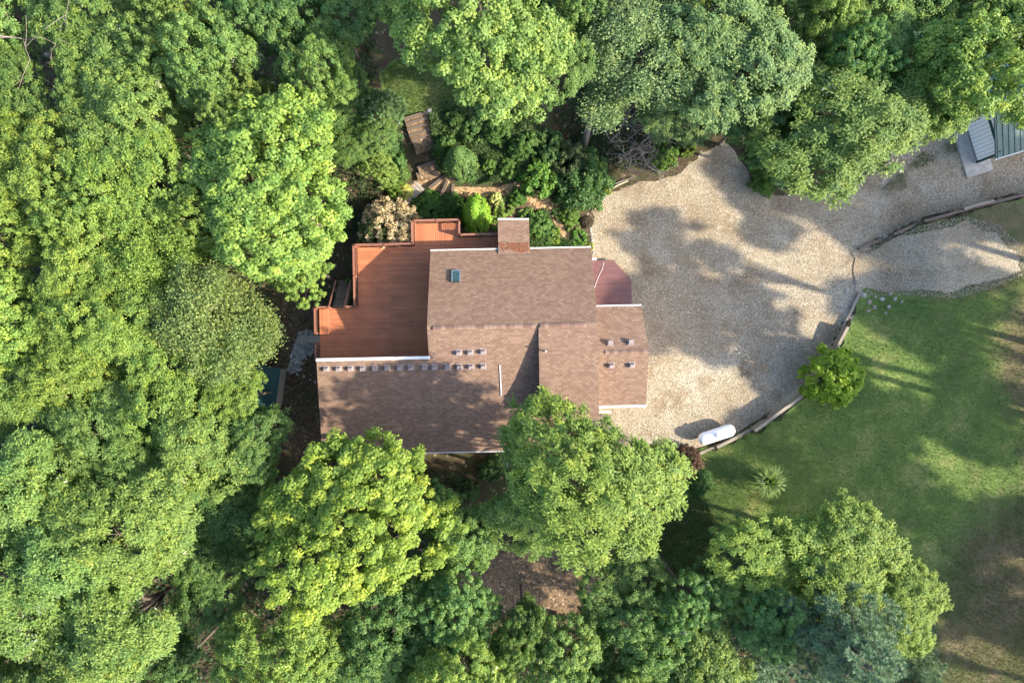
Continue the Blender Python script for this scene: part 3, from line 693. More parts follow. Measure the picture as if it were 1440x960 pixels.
def make_pine(seed, H=14.0, R=4.6):
    r = np.random.default_rng(seed); mb = MB(); mb.tube([(0,0,-.3),(0,0,H*.5),(0,0,H)], [.22,.15,.03], 8)
    tc, td = [], []
    for L in range(15):
        z = H*(.22 + .74*L/14); rl = R*(1 - .78*(L/14)**1.3); nb = 7
        for b in range(nb):
            a = b*2*np.pi/nb + L*.7 + r.normal()*.15; l = rl*r.uniform(.75, 1.05)
            e = np.array([math.cos(a)*l, math.sin(a)*l, z + l*.22]); s = np.array([0, 0, z])
            mb.tube([tuple(s), tuple((s+e)/2-np.array([0,0,.1])), tuple(e)], [.05,.035,.012], 4, False)
            for t in np.arange(.28, 1.01, .32/l):
                for sd in (-1, 0, 1):
                    p = s + (e-s)*t + np.array([-math.sin(a), math.cos(a), 0])*sd*r.uniform(.25, .5)*(1.15-t*.6) + r.normal(size=3)*.1
                    tc.append(p); td.append(unit((e-s)[None]*.5 + np.array([[0,0,2.0]]) + r.normal(size=(1,3))*.8)[0])
    tc = np.array(tc); td = np.array(td); per = 70; k = np.repeat(np.arange(len(tc)), per); n = len(k)
    d = unit(td[k]*.75 + r.normal(size=(n, 3))*.75); Ln = r.uniform(.16, .30, n); C = tc[k] + d*Ln[:, None]*.5
    V, F = leaf_quads(C, unit(np.cross(d, r.normal(size=(n, 3)))), d, Ln, np.full(n, .027), .1)
    tone = np.clip(r.normal(.5, .15, len(tc))[k] + r.normal(0, .12, n), 0, .94)
    return mb.mesh('trunk', M['bark'], True), mesh_np('crown', V, F, M['needle'], np.repeat(tone, 4))
def make_bare(seed, H=8.0, spread=3.2, depth=4, leafy=0):
    r = np.random.default_rng(seed); mb = MB(); tips = []
    def grow(p, d, L, rad_, lev):
        q = p + d*L*.5 + r.normal(size=3)*L*.05; e = q + unit((d + r.normal(size=3)*.18)[None])[0]*L*.5
        mb.tube([tuple(p), tuple(q), tuple(e)], [rad_, rad_*.8, rad_*.55], 5 if lev < 2 else 4, False)
        if lev >= depth: tips.append(e); return
        for _ in range(3 if lev == 0 else r.integers(3, 5)):
            nd = unit((d*.75 + r.normal(size=3)*np.array([.6,.6,.35]))[None])[0]; grow(q if r.random() < .35 else e, nd, L*r.uniform(.55, .8), rad_*.52, lev+1)
    grow(np.array([0., 0, -.2]), np.array([.05, .05, 1.0]), H*.36, .11, 0)
    return mb.mesh('branches', M['deadwood'], True), np.array(tips)
def make_shrub(seed, n=70, per=60, R=1.0, Hh=1.1, leaf=(.15,.10), pr=.2, shape='dome'):
    r = np.random.default_rng(seed); u = unit(r.normal(size=(n, 3))); u[:, 2] = np.abs(u[:, 2])
    if shape == 'cone':
        t = r.random(n)**.8; a = r.uniform(0, 2*np.pi, n); P = np.stack([np.cos(a)*(1-t)*R, np.sin(a)*(1-t)*R, .15+t*Hh], 1)
        out = unit(np.stack([np.cos(a), np.sin(a), np.full(n, .6)], 1))
    else:
        P = u*np.array([R, R, Hh])*r.uniform(.7, 1.02, (n, 1)); P[:, 2] += .12; out = u
    k = np.repeat(np.arange(n), per); m = len(k); d = unit(r.normal(size=(m, 3)) + out[k]*.8 + np.array([0, 0, .3]))
    C = P[k] + d*pr*r.uniform(.4, 1.05, (m, 1)); Nn = unit(d*.6 + np.array([0, 0, .5]) + r.normal(size=(m, 3))*.45); D = unit(d + r.normal(size=(m, 3))*.6)
    sz = r.uniform(.7, 1.25, m); V, F = leaf_quads(C, Nn, D, leaf[0]*sz, leaf[1]*sz)
    tone = np.clip(r.normal(.5, .13, n)[k] + r.normal(0, .16, m), 0, .95)
    mb = MB()
    for q in P[::5]: mb.tube([(0,0,-.1), tuple(q*.5), tuple(q)], [.035,.022,.008], 4, False)
    return mb.mesh('stems', M['bark'], True), mesh_np('foliage', V, F, M['leaf'], np.repeat(tone, 4))
PROTO = {
 'maple': [make_tree_meshes(11, 'maple', beige=.0), make_tree_meshes(12, 'maple', puffs=640, pr=.38, lobes=14), make_tree_meshes(13, 'maple', R=5.0, Rz=4.6, lobes=11)],
 'mix':   [make_tree_meshes(21, 'maple', puffs=640, per=85, pr=.38, leaf=(.155,.11), lobes=15, beige=.01), make_tree_meshes(22, 'maple', puffs=620, per=85, pr=.41, leaf=(.16,.11), lobes=13, beige=.01), make_tree_meshes(23, 'oak', puffs=620, per=80, pr=.48, leaf=(.19,.095), lobes=14)],
 'oak':   [make_tree_meshes(31, 'oak', puffs=640, per=80, pr=.50, leaf=(.20,.085), lobes=14, beige=.015), make_tree_meshes(32, 'oak', puffs=620, per=80, pr=.54, leaf=(.20,.09), lobes=12, beige=.015)],
 'fine':  [make_tree_meshes(41, 'fine', puffs=360, per=100, pr=.55, leaf=(.19,.11), lobes=15), make_tree_meshes(42, 'fine', puffs=330, per=100, pr=.6, leaf=(.19,.11), lobes=13)],
 'tall':  [make_tree_meshes(51, 'oak', H=25, R=4.6, Rz=5.5, puffs=300, per=60, pr=.7, leaf=(.34,.2), lobes=9, trunk_r=.28), make_tree_meshes(52, 'maple', H=25, R=4.6, Rz=5.5, puffs=260, per=60, pr=.7, leaf=(.34,.24), lobes=8, trunk_r=.28)],
 'pine':  [make_pine(61)],
}
PH = {'maple': 13., 'mix': 13., 'oak': 13., 'fine': 13., 'tall': 25., 'pine': 14.}
PR = {'maple': 4.6, 'mix': 4.6, 'oak': 4.8, 'fine': 4.7, 'tall': 4.4, 'pine': 4.6}
COL = {'yellow': (.186,.272,.048), 'lime': (.164,.242,.052), 'green': (.142,.220,.060), 'mid': (.104,.184,.054), 'dark': (.080,.150,.048), 'blue': (.086,.156,.070), 'olive': (.146,.208,.076), 'grey': (.146,.205,.090), 'pine': (.110,.170,.092)}
def place(kind, px, py, rpx, colour, label, group=None, H=None, name=None, cat='tree', var=None, rz=None, sq=None):
    H = H or (10.0 + rpx*.035); zc = H*.72; x, y = at(px, py, zc); rw = rpx*(CAM_H - zc)/960
    z0 = gz(x, y); tm, cm = PROTO[kind][random.randrange(len(PROTO[kind])) if var is None else var]
    e = empty(name or {'maple': 'maple_tree', 'mix': 'broadleaf_tree', 'oak': 'oak_tree', 'fine': 'locust_tree', 'tall': 'tall_tree', 'pine': 'pine_tree'}[kind], (x, y, z0), random.uniform(0, 6.28))
    s = rw/PR[kind]; q = sq or random.uniform(.88, 1.13)
    if rz is not None: e.rotation_euler.z = rz
    e.scale = (s*q, s/q, H/PH[kind])
    t = link('trunk', tm, None, e); c = link('crown', cm, None, e)
    b = COL[colour]; j = random.uniform(.9, 1.12); w = random.uniform(.93, 1.07); j *= 1.06; c.color = (b[0]*j*w, b[1]*j, b[2]*j/w, 1)
    tag(e, label, cat, group); return e
exec_trees = []
T = place
# signature trees
T('maple', 388, 282, 132, 'lime', 'large lime-green maple overhanging the deck beside the beige flowering bush', H=14.5, var=0)
T('maple', 503, 730, 128, 'yellow', 'brightest yellow-green maple, its crown touching the long wing roof', H=13.0, var=1, rz=.6, sq=1.1)
T('oak', 828, 668, 126, 'lime', 'large broadleaf tree leaning over the roof edge beside the white tank', H=15.0, var=0, rz=2.4, sq=1.12)
T('oak', 742, 700, 70, 'green', 'green tree tucked between the large roof-edge tree and dirt clearing', H=11)
T('mix', 870, 800, 62, 'green', 'smaller green tree bordering the brown dirt clearing beside the lawn', H=9.5)
T('maple', 640, 745, 66, 'mid', 'deep green maple between the bright yellow maple and dirt clearing', H=9.5, var=2)
T('mix', 1068, 778, 84, 'lime', 'lime-green tree on the lawn next to the ornamental grass clump', H=9.5, rz=0, sq=1.1)
T('mix', 1165, 778, 82, 'lime', 'lime-green tree on the lawn, between pine and open grass', H=9.8, rz=1, sq=1.05)
T('mix', 1240, 838, 62, 'lime', 'small lime-green tree bordering the dry field beside the pine', H=9)
T('pine', 1168, 888, 160, 'pine', 'blue-green pine with soft needles below the lime-green lawn trees', H=14.0)
T('pine', 1262, 940, 92, 'pine', 'smaller blue-green pine bordering the dry brown field', H=10)
T('mix', 690, 70, 122, 'green', 'large spreading green tree above the ivy bank and garden steps', H=15, var=1)
T('fine', 880, 95, 92, 'grey', 'grey-green thin-leaved tree above the bare brush and leaning trunk', H=12)
T('mix', 1005, 85, 105, 'olive', 'olive-green tree overhanging the top of the gravel turnaround', H=13)
T('mix', 1060, 140, 62, 'blue', 'blue-green tree beside the dark gap above the gravel turnaround', H=10)
T('oak', 1178, 186, 118, 'green', 'wide green tree overhanging the road beside the gravel turnaround', H=12, var=1, rz=.3, sq=1.06)
T('mix', 1098, 205, 52, 'mid', 'mid-green tree between wide road-side tree and the gravel turnaround tip', H=8.5)
T('mix', 1045, 170, 44, 'green', 'small green tree overhanging the gravel turnaround tip', H=8)
T('mix', 950, 165, 52, 'olive', 'olive tree rising behind the bare brush tangle', H=8.5)
T('mix', 1372, 98, 112, 'lime', 'yellow-green tree overhanging the white outbuilding', H=13.5, sq=1.05, rz=0)
T('fine', 320, 445, 84, 'olive', 'olive fine-leaved tree beside the small teal-roofed shed', H=13)
T('maple', 430, 378, 48, 'lime', 'small lime-green maple filling the corner between large maple and deck notch', H=10.5)
# the wood: (px, py, r, kind, colour)
WOOD_W = [(25,25,70,'mix','green'),(165,70,88,'mix','green'),(290,55,76,'mix','green'),(40,155,62,'mix','mid'),(195,180,82,'mix','green'),(335,120,66,'mix','green'),
 (80,250,82,'mix','lime'),(215,280,86,'mix','lime'),(30,335,72,'mix','lime'),(140,365,84,'oak','lime'),(255,370,66,'fine','lime'),(50,455,82,'mix','lime'),(170,470,84,'oak','lime'),
 (265,545,72,'mix','lime'),(70,560,66,'oak','green'),(165,590,74,'oak','green'),(295,620,80,'oak','green'),(370,620,52,'oak','mid'),
 (165,130,58,'mix','green'),(245,115,70,'mix','green'),(0,215,76,'mix','lime'),(140,300,80,'mix','lime'),(300,320,62,'mix','lime'),(215,425,78,'mix','lime'),(110,520,80,'oak','lime'),(0,530,76,'mix','lime'),(335,560,48,'oak','lime'),(225,650,70,'oak','green'),(120,650,78,'oak','green'),(0,640,78,'oak','green'),(335,500,44,'fine','lime'),(-30,100,80,'mix','green'),(360,180,50,'mix','green')]
WOOD_L = {0: 'green tree behind the dead bare tree in the woodland gap', 2: 'green tree beyond the lime maple, at the edge of the dark mid-green trees', 3: 'mid-green tree right under the dead bare tree in the woodland gap', 5: 'green tree touching the far side of the lime maple from the deck',
 10: 'lime fine-leaved tree between the lime maple and olive locust', 13: 'lime tree behind the small teal-roofed shed', 16: 'wide green oak between the teal shed and the bright yellow maple', 17: 'small mid-green oak next to the yellow maple and the dark wall corner'}
KN = {'mix': 'broadleaf tree', 'oak': 'oak', 'fine': 'locust'}
for i, (px, py, r, k, c) in enumerate(WOOD_W):
    if i in WOOD_L: T(k, px, py, r, c, WOOD_L[i])
    else: T(k, px, py, r, c, 'sunlit %s %s in the dense woodland beyond the lime maple and teal shed' % ({'green': 'mid-green', 'lime': 'yellow-green'}[c], KN[k]), '%s %ss in the western woodland' % (c, KN[k]))
for px, py, r in ((130,780,96),(65,680,100),(195,715,104),(60,830,108),(195,860,98),(100,950,100),(-40,740,90),(-40,900,90)):
    T('oak', px, py, r, 'green', 'broad oak with feathery sprays in the wood beyond the yellow maple', 'oaks in the wood beyond the yellow maple', H=14.5)
for px, py, r, c in ((325,720,66,'dark'),(305,810,58,'mid'),(365,760,40,'dark'),(345,660,50,'mid'),(255,930,55,'dark')):
    T('mix', px, py, r, c, 'shaded darker tree between the oaks and the bright yellow maple', 'shaded trees between oaks and maple', H=9.5)
for px, py, r, c, k, lab in ((400,905,86,'lime','mix','yellow-green tree beyond the bright yellow maple from the house'),(560,860,74,'mid','mix','mid-green tree touching the yellow maple on the side away from the roof'),(640,840,62,'mid','maple','dark green maple at the corner of the dirt clearing, opposite the roof'),(530,935,70,'mid','mix','mid-green tree between two yellow-green trees beyond the yellow maple'),
  (655,930,82,'lime','mix','yellow-green tree standing behind the dark maple of the dirt clearing'),(790,925,78,'green','mix','green tree beyond the middle of the dirt clearing'),(905,900,74,'mid','maple','dark green maple between the dirt clearing and the rough weeds'),(985,930,82,'green','maple','green maple beside the large blue-green pine'),(735,880,46,'mid','mix','small dark tree at the rim of the dirt clearing'),
  (960,830,60,'mid','mix','dark green tree growing in the rough weeds beside the lawn'),(860,965,60,'green','mix','small green tree behind the dark maple of the rough weeds'),(1060,850,46,'mid','mix','small dark tree between lime-green lawn tree and large pine')):
    T(k, px, py, r, c, lab, 'trees around the dirt clearing', H=10.5 if c != 'lime' else 12)
for px, py, r, c, lab in ((410,55,74,'mid','mid-green tree between the woodland and the shaded lawn clearing'),(480,40,70,'mid','mid-green tree behind the shaded lawn clearing'),(470,130,58,'mid','mid-green tree between the lime maple and shaded lawn'),(560,20,60,'green','green tree between the shaded lawn and the large spreading tree'),(520,205,44,'mid','small green tree beside the lime maple, facing the garden steps'),
  (545,175,34,'blue','small blue-green tree at the top of the garden steps'),(495,160,42,'mid','small green tree between lime maple and blue-green tree'),(535,245,28,'green','small green tree at the foot of the garden steps')):
    T('mix', px, py, r, c, lab, 'trees between lime maple and shaded lawn', H=11 if r > 50 else 6.5)
for px, py, r, c, lab in ((800,30,62,'mid','mid-green tree behind the grey-green thin-leaved tree'),(860,20,60,'grey','grey-green tree behind the leaning trunk'),(930,20,70,'green','green tree behind the olive tree of the gravel turnaround'),(1150,30,60,'green','green tree beside the dark gap above the gravel turnaround'),(1240,45,82,'green','green tree behind the wide road-side tree'),(1290,120,74,'green','green tree between the wide road-side tree and the outbuilding'),
  (1190,100,62,'mid','mid-green tree rising out of the wide road-side tree'),(1430,40,70,'lime','yellow-green tree behind the outbuilding'),(1330,20,70,'green','green tree behind the yellow-green tree of the outbuilding'),(770,115,58,'mid','mid-green tree between the large spreading tree and grey-green tree'),(1110,20,50,'mid','mid-green tree just behind the dark gap above the turnaround'),(1310,150,48,'lime','small yellow-green tree between the outbuilding and road-side tree')):
    T('mix', px, py, r, c, lab, 'trees above the gravel road', H=11.5)
# trees beyond the picture on the sunny side: they throw the shade across drive, road and lawn
for px, py, k, q in ((1500,500,0,.80),(1466,592,1,.80),(1575,606,0,.80),(1625,420,1,.8),(1715,395,0,.85),(1810,440,1,.8),(1650,690,0,.75),(1830,560,1,.8),(1745,720,0,.8),(1850,620,1,.85),(1640,830,0,.75),(1780,830,1,.8),(1920,740,0,.85),(1570,770,1,.66),(1540,900,0,.6),(1700,930,1,.7),(1820,960,0,.8),(1900,880,1,.8),(1670,1010,0,.7),(1960,1000,1,.8),(1760,345,0,.7),(1880,370,1,.8),(1910,440,0,.85),(1975,400,1,.8),(1685,330,0,.6)):
    x, y = at(px, py, 0)
    e = empty('tall_tree', (x, y, gz(x, y)), random.uniform(0, 6)); w = random.uniform(.78, .98); e.scale = (w, w, q)
    link('trunk', PROTO['tall'][k][0], None, e); c = link('crown', PROTO['tall'][k][1], None, e); c.color = (*COL['green'], 1)
    tag(e, 'tall bare-trunked tree standing beyond the lawn', 'tree', 'tall trees beyond the lawn')
# bare brush and leaning trunk
b1, tips1 = make_bare(71, 6.5); b2, _ = make_bare(72, 5.5); b3, _ = make_bare(73, 7)
for i, (px, py, me, s, lab) in enumerate(((905,200,b1,1.0,'bare grey brush tangle at the shrubs above the driveway pole'),(935,185,b2,1.0,'bare twiggy bush leaning over the top of the gravel turnaround'),(862,185,b3,.9,'bare grey sapling beside the leaning trunk'),(880,215,b2,.9,'low bare grey bush behind the driveway pole'),(1045,165,b1,.7,'bare branch overhanging the gravel turnaround'),(118,95,b3,1.9,'dead bare tree in a dark gap of the woodland'))):
    x, y = at(px, py, 3); e = empty('bare_tree', (x, y, gz(x, y)), i*1.7); e.scale = (s*1.15, s*1.15, s*(1.0 if i < 5 else 1.4)); link('branches', me, None, e); tag(e, lab, 'dead tree')
a = at(822, 205, 1.0); b = at(845, 110, 10)
o = MB().tube([(a[0], a[1], 0), ((a[0]+b[0])/2, (a[1]+b[1])/2, 5), (b[0], b[1], 10)], [.27, .22, .10], 10).build('leaning_trunk', M['deadwood'], smooth=True); tag(o, 'grey leaning tree trunk rising from shrubs above the driveway', 'tree trunk')
# ------------------------------------------------------------------ shrubs and garden plants
SH = {'dome': [make_shrub(81), make_shrub(82, 80, 55)], 'fine': [make_shrub(83, 90, 70, leaf=(.10,.06), pr=.22)], 'cone': [make_shrub(84, 150, 55, .8, 2.4, (.11,.06), .2, 'cone')],
      'big': [make_shrub(85, 150, 55, leaf=(.10,.06), pr=.13), make_shrub(86, 170, 55, leaf=(.09,.05), pr=.12)], 'hosta': [make_shrub(87, 26, 10, .8, .5, (.38,.22), .25)], 'plume': [make_shrub(89, 420, 30, leaf=(.06,.035), pr=.10)], 'spiky': [make_shrub(88, 110, 34, leaf=(.2,.06), pr=.2)]}
def shrub(kind, px, py, rpx, hgt, c, label, name='shrub', cat='shrub', group=None, z=None):
    z = hgt*.5 if z is None else z
    x, y = at(px, py, z); z0 = gz(x, y); x, y = at(px, py, z0 + hgt*.6); r = rpx*(CAM_H-z0-hgt*.6)/960
    e = empty(name, (x, y, gz(x, y)), random.uniform(0, 6) if kind != 'cone' else 0); st, fo = random.choice(SH[kind])
    e.scale = (r, r, hgt/(2.5 if kind == 'cone' else 1.2)); link('stems', st, None, e); f = link('foliage', fo, None, e); f.color = (c[0]*1.5, c[1]*1.5, c[2]*1.3, 1) if c[1] > c[0] else (*c, 1)
    tag(e, label, cat, group); return e
shrub('spiky', 1175, 530, 41, 2.4, (.12,.19,.02), 'bright green rounded shrub on the lawn against the curved wall', z=1.4)
shrub('cone', 645, 221, 30, 4.0, (.07,.125,.045), 'pale green conical evergreen beside the timber garden steps', 'evergreen_shrub')
shrub('dome', 688, 231, 11, 1.0, (.075,.135,.035), 'small round green shrub next to the conical evergreen')
shrub('cone', 668, 298, 25, 4.6, (.13,.23,.03), 'bright green arborvitae rising beside the narrow deck strip', 'arborvitae').scale.y *= 1.55
shrub('plume', 547, 320, 46, 3.6, (.48,.38,.27), 'beige flowering bush leaning over the deck rail', 'flowering_bush', 'bush')
shrub('plume', 533, 328, 34, 3.3, (.055,.075,.032), 'grey-green bush under the beige flowering bush')
shrub('dome', 757, 250, 27, 2.0, (.07,.14,.03), 'bright green leafy shrub beside the dark driveway-corner shrub')
shrub('fine', 818, 248, 44, 2.6, (.04,.085,.03), 'large dark green shrub at the corner of the gravel driveway')
shrub('big', 800, 225, 30, 2.6, (.07,.09,.05), 'grey-green shrub at the foot of the leaning trunk')
shrub('dome', 850, 262, 12, .9, (.11,.14,.02), 'small yellow-green shrub against the pale driveway pole')
shrub('fine', 1080, 248, 24, 1.8, (.045,.10,.02), 'dark green shrub at the mouth of the gravel road')
shrub('dome', 935, 218, 20, 1.8, (.06,.11,.025), 'green bush below the bare brush beside the gravel')
shrub('dome', 965, 205, 14, 1.4, (.075,.11,.025), 'yellowish bush at the top tip of the gravel turnaround')
shrub('fine', 968, 650, 22, 1.6, (.10,.06,.045), 'reddish brown shrub beside the end of the curved timber wall')
shrub('fine', 985, 678, 18, 1.2, (.03,.075,.025), 'dark green low shrub on the lawn behind the reddish shrub', z=1)
for px, py, r, h, c, k, lab in ((605,292,26,1.0,(.045,.10,.022),'dome','dark green garden shrub above the deck railing'),(590,305,18,.9,(.05,.105,.03),'fine','fine green garden plant between beige bush and deck railing'),(632,290,22,.9,(.04,.09,.022),'dome','green garden shrub between deck railing and mulch path'),(628,312,13,.6,(.09,.13,.05),'hosta','variegated hosta against the deck railing'),
    (592,283,10,.5,(.13,.15,.035),'hosta','yellow-green hosta at the end of the plank walk'),(568,268,12,.7,(.26,.27,.09),'dome','pale yellow bush beside the plank walk'),(555,262,14,.9,(.075,.13,.025),'dome','green bush behind the pale yellow bush'),(697,278,9,.7,(.32,.33,.17),'dome','cream flowering plant beside the bright arborvitae'),(708,290,16,.8,(.10,.15,.04),'hosta','pale hosta between arborvitae and the roof bump-out'),(698,312,12,.7,(.085,.14,.03),'hosta','green hosta in the corner of deck strip and roof bump-out'),
    (728,276,13,.8,(.05,.11,.025),'dome','dark leafy plant on the mulch path above the roof bump-out'),(757,315,18,.9,(.06,.12,.035),'dome','green garden plant beside the roof bump-out'),(768,330,15,.7,(.055,.11,.03),'hosta','green hosta against the house eave'),(781,331,12,.6,(.10,.15,.03),'hosta','yellow-green hosta against the house eave beside the mulch path'),(801,302,14,.7,(.065,.12,.025),'dome','green plant at the bend of the mulch path'),(806,318,11,.6,(.085,.13,.035),'hosta','striped green plant in the bed by the driveway stones'),(814,335,14,.7,(.06,.125,.025),'hosta','green hosta at the house corner near the driveway'),(828,346,8,.5,(.13,.15,.025),'hosta','yellow-green plant at the roof corner by the driveway'),(826,312,9,.5,(.10,.085,.06),'fine','brownish plant beside the driveway edging stones'),(798,276,14,1.0,(.07,.125,.03),'dome','green bush between the mulch path and driveway-corner shrub'),
    (495,395,9,1.3,(.05,.11,.03),'dome','narrow green plant against the west deck rail'),(496,412,8,1.1,(.055,.12,.03),'dome','small green plant against the west deck rail by the dark steps'),(660,690,16,.9,(.03,.06,.02),'dome','dark low shrub in shade behind the long wing'),(690,660,18,.9,(.03,.06,.02),'dome','dark shrub between wing eave and roof-edge tree')):
    shrub(k, px, py, r, h, c, lab, 'hosta' if 'hosta' in lab else 'garden_plant', 'plant', z=h*.5)
for i, (px, py, rr, hh, cc, kk, lab) in enumerate(((625,200,16,1.2,(.05,.10,.03),'dome','leafy green shrub pressed against the timber steps and conical evergreen'),(665,180,20,1.3,(.045,.09,.03),'dome','dark shrub in the ivy bank behind the conical evergreen'),(700,178,22,1.4,(.05,.10,.028),'fine','fine-leaved shrub in the middle of the ivy bank'),
    (735,200,22,1.5,(.045,.09,.025),'dome','dark leafy shrub in the ivy bank beside the garden rocks'),(770,205,26,1.8,(.05,.095,.035),'big','grey-green shrub where the ivy bank meets the leaning trunk'),(715,235,16,1.0,(.06,.11,.03),'dome','green shrub between garden rocks and mulch path'),(548,225,22,1.6,(.055,.11,.035),'dome','green bush beside the middle of the timber steps'),(562,240,14,1.1,(.065,.11,.03),'dome','small bush beside the lower timber steps'),
    (545,195,20,1.8,(.05,.10,.04),'fine','fine green bush beside the upper timber steps'),(640,170,18,1.0,(.045,.085,.025),'dome','dark shrub at the lawn side of the ivy bank'),(612,185,9,.7,(.05,.095,.025),'hosta','small leafy plant spilling onto the upper timber steps'),(614,215,10,.7,(.06,.11,.03),'hosta','leafy plant spilling onto the lower timber steps'),(740,300,12,.7,(.07,.12,.035),'hosta','hosta at the corner of the roof bump-out'),(785,300,10,.6,(.06,.11,.03),'hosta','small hosta on the inner bend of the mulch path'))):
    shrub(kk, px, py, rr, hh, cc, lab, 'shrub' if kk != 'hosta' else 'hosta', 'plant', z=2.2 if py < 245 else .5)
# ornamental grass clump
x, y = at(1080, 676, 1.9); n = 700; a = rng.uniform(0, 6.283, n); L = rng.uniform(.9, 1.5, n); SP = rng.uniform(.12, 1.0, n); V = []; F = []
for i in range(n):
    d = np.array([math.cos(a[i]), math.sin(a[i]), 0]); s = np.array([-d[1], d[0], 0])*.026; le = L[i]; b0 = d*rng.uniform(0, .15)
    sp = SP[i]; q = [b0, b0 + d*le*.35*sp + np.array([0,0,.7*le]), b0 + d*le*.75*sp + np.array([0,0,(1.05-.2*sp)*le]), b0 + d*le*1.05*sp + np.array([0,0,(1.2-.6*sp)*le])]; b_ = len(V)
    for j, p in enumerate(q): w = (1, 1, .8, .15)[j]; V += [p-s*w, p+s*w]
    for j in range(3): F.append((b_+2*j, b_+2*j+1, b_+2*j+3, b_+2*j+2))
gc = link('ornamental_grass', mesh_np('ornamental_grass', np.array(V), np.array(F), M['grassblade'], np.repeat(rng.uniform(.3,.9,n), 8)), None, None, (x, y, gz(x, y))); gc.color = (.12,.19,.06,1)
tag(gc, 'fountain-shaped ornamental grass clump on the lawn above the lime-green tree', 'grass')
# ------------------------------------------------------------------ uncountable ground cover
def scatter(P, n):
    xs = [p[0] for p in P]; ys = [p[1] for p in P]; X = np.empty(0); Y = np.empty(0)
    while len(X) < n:
        x = rng.uniform(min(xs), max(xs), n*2); y = rng.uniform(min(ys), max(ys), n*2); k = in_poly(x, y, P); X = np.concatenate([X, x[k]]); Y = np.concatenate([Y, y[k]])
    return X[:n], Y[:n]
def lumpy(x, y, s): return .5 + .25*(np.sin(x*s + 2*np.sin(y*s*.7)) + np.sin(y*s*1.3 + 1.7*np.sin(x*s*.6)))
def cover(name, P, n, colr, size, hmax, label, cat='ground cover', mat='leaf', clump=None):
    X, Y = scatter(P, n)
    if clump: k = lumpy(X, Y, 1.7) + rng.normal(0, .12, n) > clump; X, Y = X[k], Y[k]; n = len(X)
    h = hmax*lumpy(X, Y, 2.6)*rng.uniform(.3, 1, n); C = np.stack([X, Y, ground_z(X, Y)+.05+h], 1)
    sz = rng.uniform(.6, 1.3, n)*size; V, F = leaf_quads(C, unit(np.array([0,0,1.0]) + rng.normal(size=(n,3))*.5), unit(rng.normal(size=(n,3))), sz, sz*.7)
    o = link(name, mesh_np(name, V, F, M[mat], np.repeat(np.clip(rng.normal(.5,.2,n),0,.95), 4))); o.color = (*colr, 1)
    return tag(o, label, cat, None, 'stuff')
cover('ivy_cover', gp([(606,165),(640,150),(720,160),(790,190),(800,240),(745,245),(700,252),(660,255),(612,235)], 2.2), 34000, (.055,.095,.032), .13, .9, 'dark green ivy covering the bank above the garden path')
cover('bed_cover', gp([(560,300),(610,275),(660,280),(660,318),(585,320)], 1.0), 9000, (.035,.08,.02), .12, .35, 'dark green low planting between garden path and deck railing')
cover('bed_planting', gp([(745,300),(768,292),(780,315),(790,335),(832,340),(830,352),(745,352)], .3), 6000, (.05,.10,.026), .11, .3, 'mixed green low planting along the north eave')
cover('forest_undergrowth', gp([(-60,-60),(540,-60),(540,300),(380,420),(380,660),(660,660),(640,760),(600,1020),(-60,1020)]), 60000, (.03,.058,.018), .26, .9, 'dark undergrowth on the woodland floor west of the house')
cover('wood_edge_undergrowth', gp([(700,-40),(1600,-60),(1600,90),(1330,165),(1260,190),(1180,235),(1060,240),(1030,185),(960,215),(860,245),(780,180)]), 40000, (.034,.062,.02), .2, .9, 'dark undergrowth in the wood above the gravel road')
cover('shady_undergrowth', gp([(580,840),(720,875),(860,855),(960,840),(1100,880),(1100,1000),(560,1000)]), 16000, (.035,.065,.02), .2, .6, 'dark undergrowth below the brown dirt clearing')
cover('roadside_weeds', gp([(900,740),(985,690),(1010,740),(1000,840),(930,850),(880,830)], .5), 9000, (.07,.09,.028), .13, .3, 'rough yellowish weeds between the roof-edge tree and lawn')
cover('road_weeds', gp([(1235,270),(1280,228),(1300,212),(1340,198),(1350,220),(1310,248),(1280,262),(1245,280)]), 2600, (.10,.13,.045), .09, .06, 'green weeds growing in the middle of the gravel road', clump=.58)
cover('roof_litter', [(p[0], p[1]) for p in [at(701,342,5.2), at(744,341,5.2), at(745,354,5.2), at(733,356,5.2), at(720,350,5.2), at(708,352,5.2)]], 10, (.2,.07,.03), .06, 0, 'x')
bpy.data.objects.remove(bpy.data.objects['roof_litter'])
X, Y = scatter([at(701,342,5.2), at(744,341,5.2), at(745,353,5.2), at(733,356,5.2), at(720,351,5.2), at(708,353,5.2)], 420)
c_, s_ = math.cos(-TH), math.sin(-TH); vv = X*s_ + Y*c_; Zl = np.maximum(Zr - (vv-vr)*(Zr-Ze)/(ve-vr), 5.32 - (vv-6.15)*.138) + .035
V, F = leaf_quads(np.stack([X, Y, Zl], 1), unit(np.array([0,.3,1.0]) + rng.normal(size=(420,3))*.25), unit(rng.normal(size=(420,3))), np.full(420,.10), np.full(420,.05))
o = link('roof_litter', mesh_np('roof_litter', V, F, M['deadleaf'], np.repeat(rng.uniform(.1,.9,420), 4))); o.color = (.23,.085,.045,1); tag(o, 'reddish fallen leaves caught at the join of the roof bump-out', 'leaf litter', None, 'stuff')
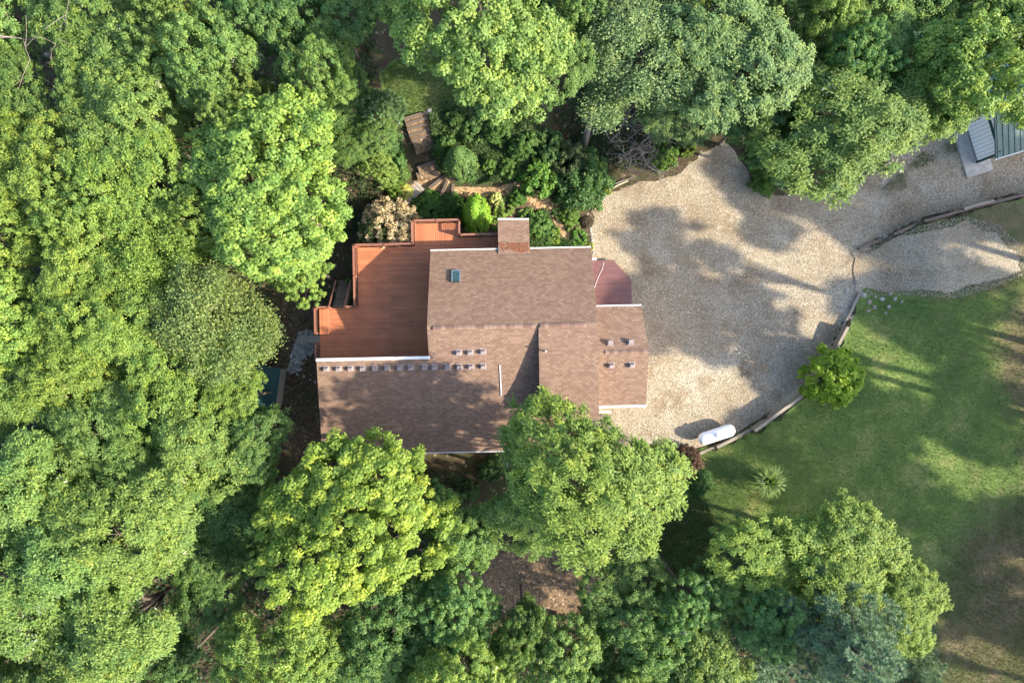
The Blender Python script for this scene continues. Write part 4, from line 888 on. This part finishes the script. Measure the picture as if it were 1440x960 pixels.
# grass blades
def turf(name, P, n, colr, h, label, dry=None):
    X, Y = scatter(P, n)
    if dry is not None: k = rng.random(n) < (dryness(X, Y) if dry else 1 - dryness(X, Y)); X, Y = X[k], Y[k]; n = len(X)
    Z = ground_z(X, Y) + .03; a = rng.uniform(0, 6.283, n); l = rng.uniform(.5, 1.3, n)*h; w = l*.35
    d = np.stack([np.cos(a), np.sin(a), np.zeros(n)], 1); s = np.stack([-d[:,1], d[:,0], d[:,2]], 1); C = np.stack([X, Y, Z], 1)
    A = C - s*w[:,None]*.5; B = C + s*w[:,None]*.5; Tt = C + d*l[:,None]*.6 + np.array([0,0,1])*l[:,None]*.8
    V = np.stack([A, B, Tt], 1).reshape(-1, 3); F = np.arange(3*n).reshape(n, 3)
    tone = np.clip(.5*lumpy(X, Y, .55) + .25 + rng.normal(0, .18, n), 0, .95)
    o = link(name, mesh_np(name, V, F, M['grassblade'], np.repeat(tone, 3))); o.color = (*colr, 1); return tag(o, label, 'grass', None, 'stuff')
lawn_all = gp([(985,642),(1064,606),(1113,578),(1145,554),(1178,508),(1202,463),(1230,420),(1340,420),(1400,402),(1450,372),(1450,310),(1530,300),(1530,1000),(1310,1000),(1290,860),(1000,860),(920,790),(935,715)], 1.2)
turf('lawn_grass', lawn_all, 100000, (.105,.165,.036), .13, 'short green grass blades of the lawn beside the curved wall', False)
turf('field_grass', lawn_all, 110000, (.125,.105,.05), .15, 'dry tan grass of the rough field beyond the lawn', True)
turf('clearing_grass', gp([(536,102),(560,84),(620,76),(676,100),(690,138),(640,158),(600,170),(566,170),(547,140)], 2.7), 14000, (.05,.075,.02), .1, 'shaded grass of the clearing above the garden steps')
# loose stones of the gravel
def pebbles(name, P, n, s0, s1, mat, label):
    X, Y = scatter(P, n); Z = ground_z(X, Y) + (.05 if 'spill' in name else 0); s = rng.uniform(s0, s1, n)
    O = np.array([[1,0,0],[0,1,0],[-1,0,0],[0,-1,0],[0,0,.8],[0,0,-.4]]); F0 = np.array([[0,1,4],[1,2,4],[2,3,4],[3,0,4]])
    V = np.stack([X, Y, Z+.02], 1)[:, None] + O[None]*(s[:, None, None])*rng.uniform(.6, 1.2, (n, 6, 1)); F = F0[None] + (np.arange(n)*6)[:, None, None]
    tone = np.repeat(rng.uniform(0, .9, n), 6); o = link(name, mesh_np(name, V.reshape(-1,3), F.reshape(-1,3), mat, tone)); o.color = (.21,.18,.14,1)
    return tag(o, label, 'gravel', None, 'stuff')
M['pebble'] = leaf_mat('pebble', 0.0)
inner = gp([(845,275),(985,222),(1020,206),(1040,232),(1062,272),(1150,276),(1260,240),(1400,190),(1440,180),(1440,262),(1300,302),(1215,340),(1212,406),(1168,496),(1104,562),(1008,614),(930,635),(900,600),(915,500),(890,430),(890,385),(845,362),(838,300)])
pebbles('drive_gravel', inner, 30000, .014, .034, M['pebble'], 'loose pale gravel scattered over the driveway')
pebbles('spill_gravel', gp([(1212,345),(1300,316),(1352,306),(1395,318),(1425,345),(1440,384),(1392,404),(1340,420),(1285,417),(1222,414)], .6), 9000, .02, .05, M['pebble'], 'coarse white gravel spilled at the end of the straight timber wall').color = (.27,.24,.19,1)
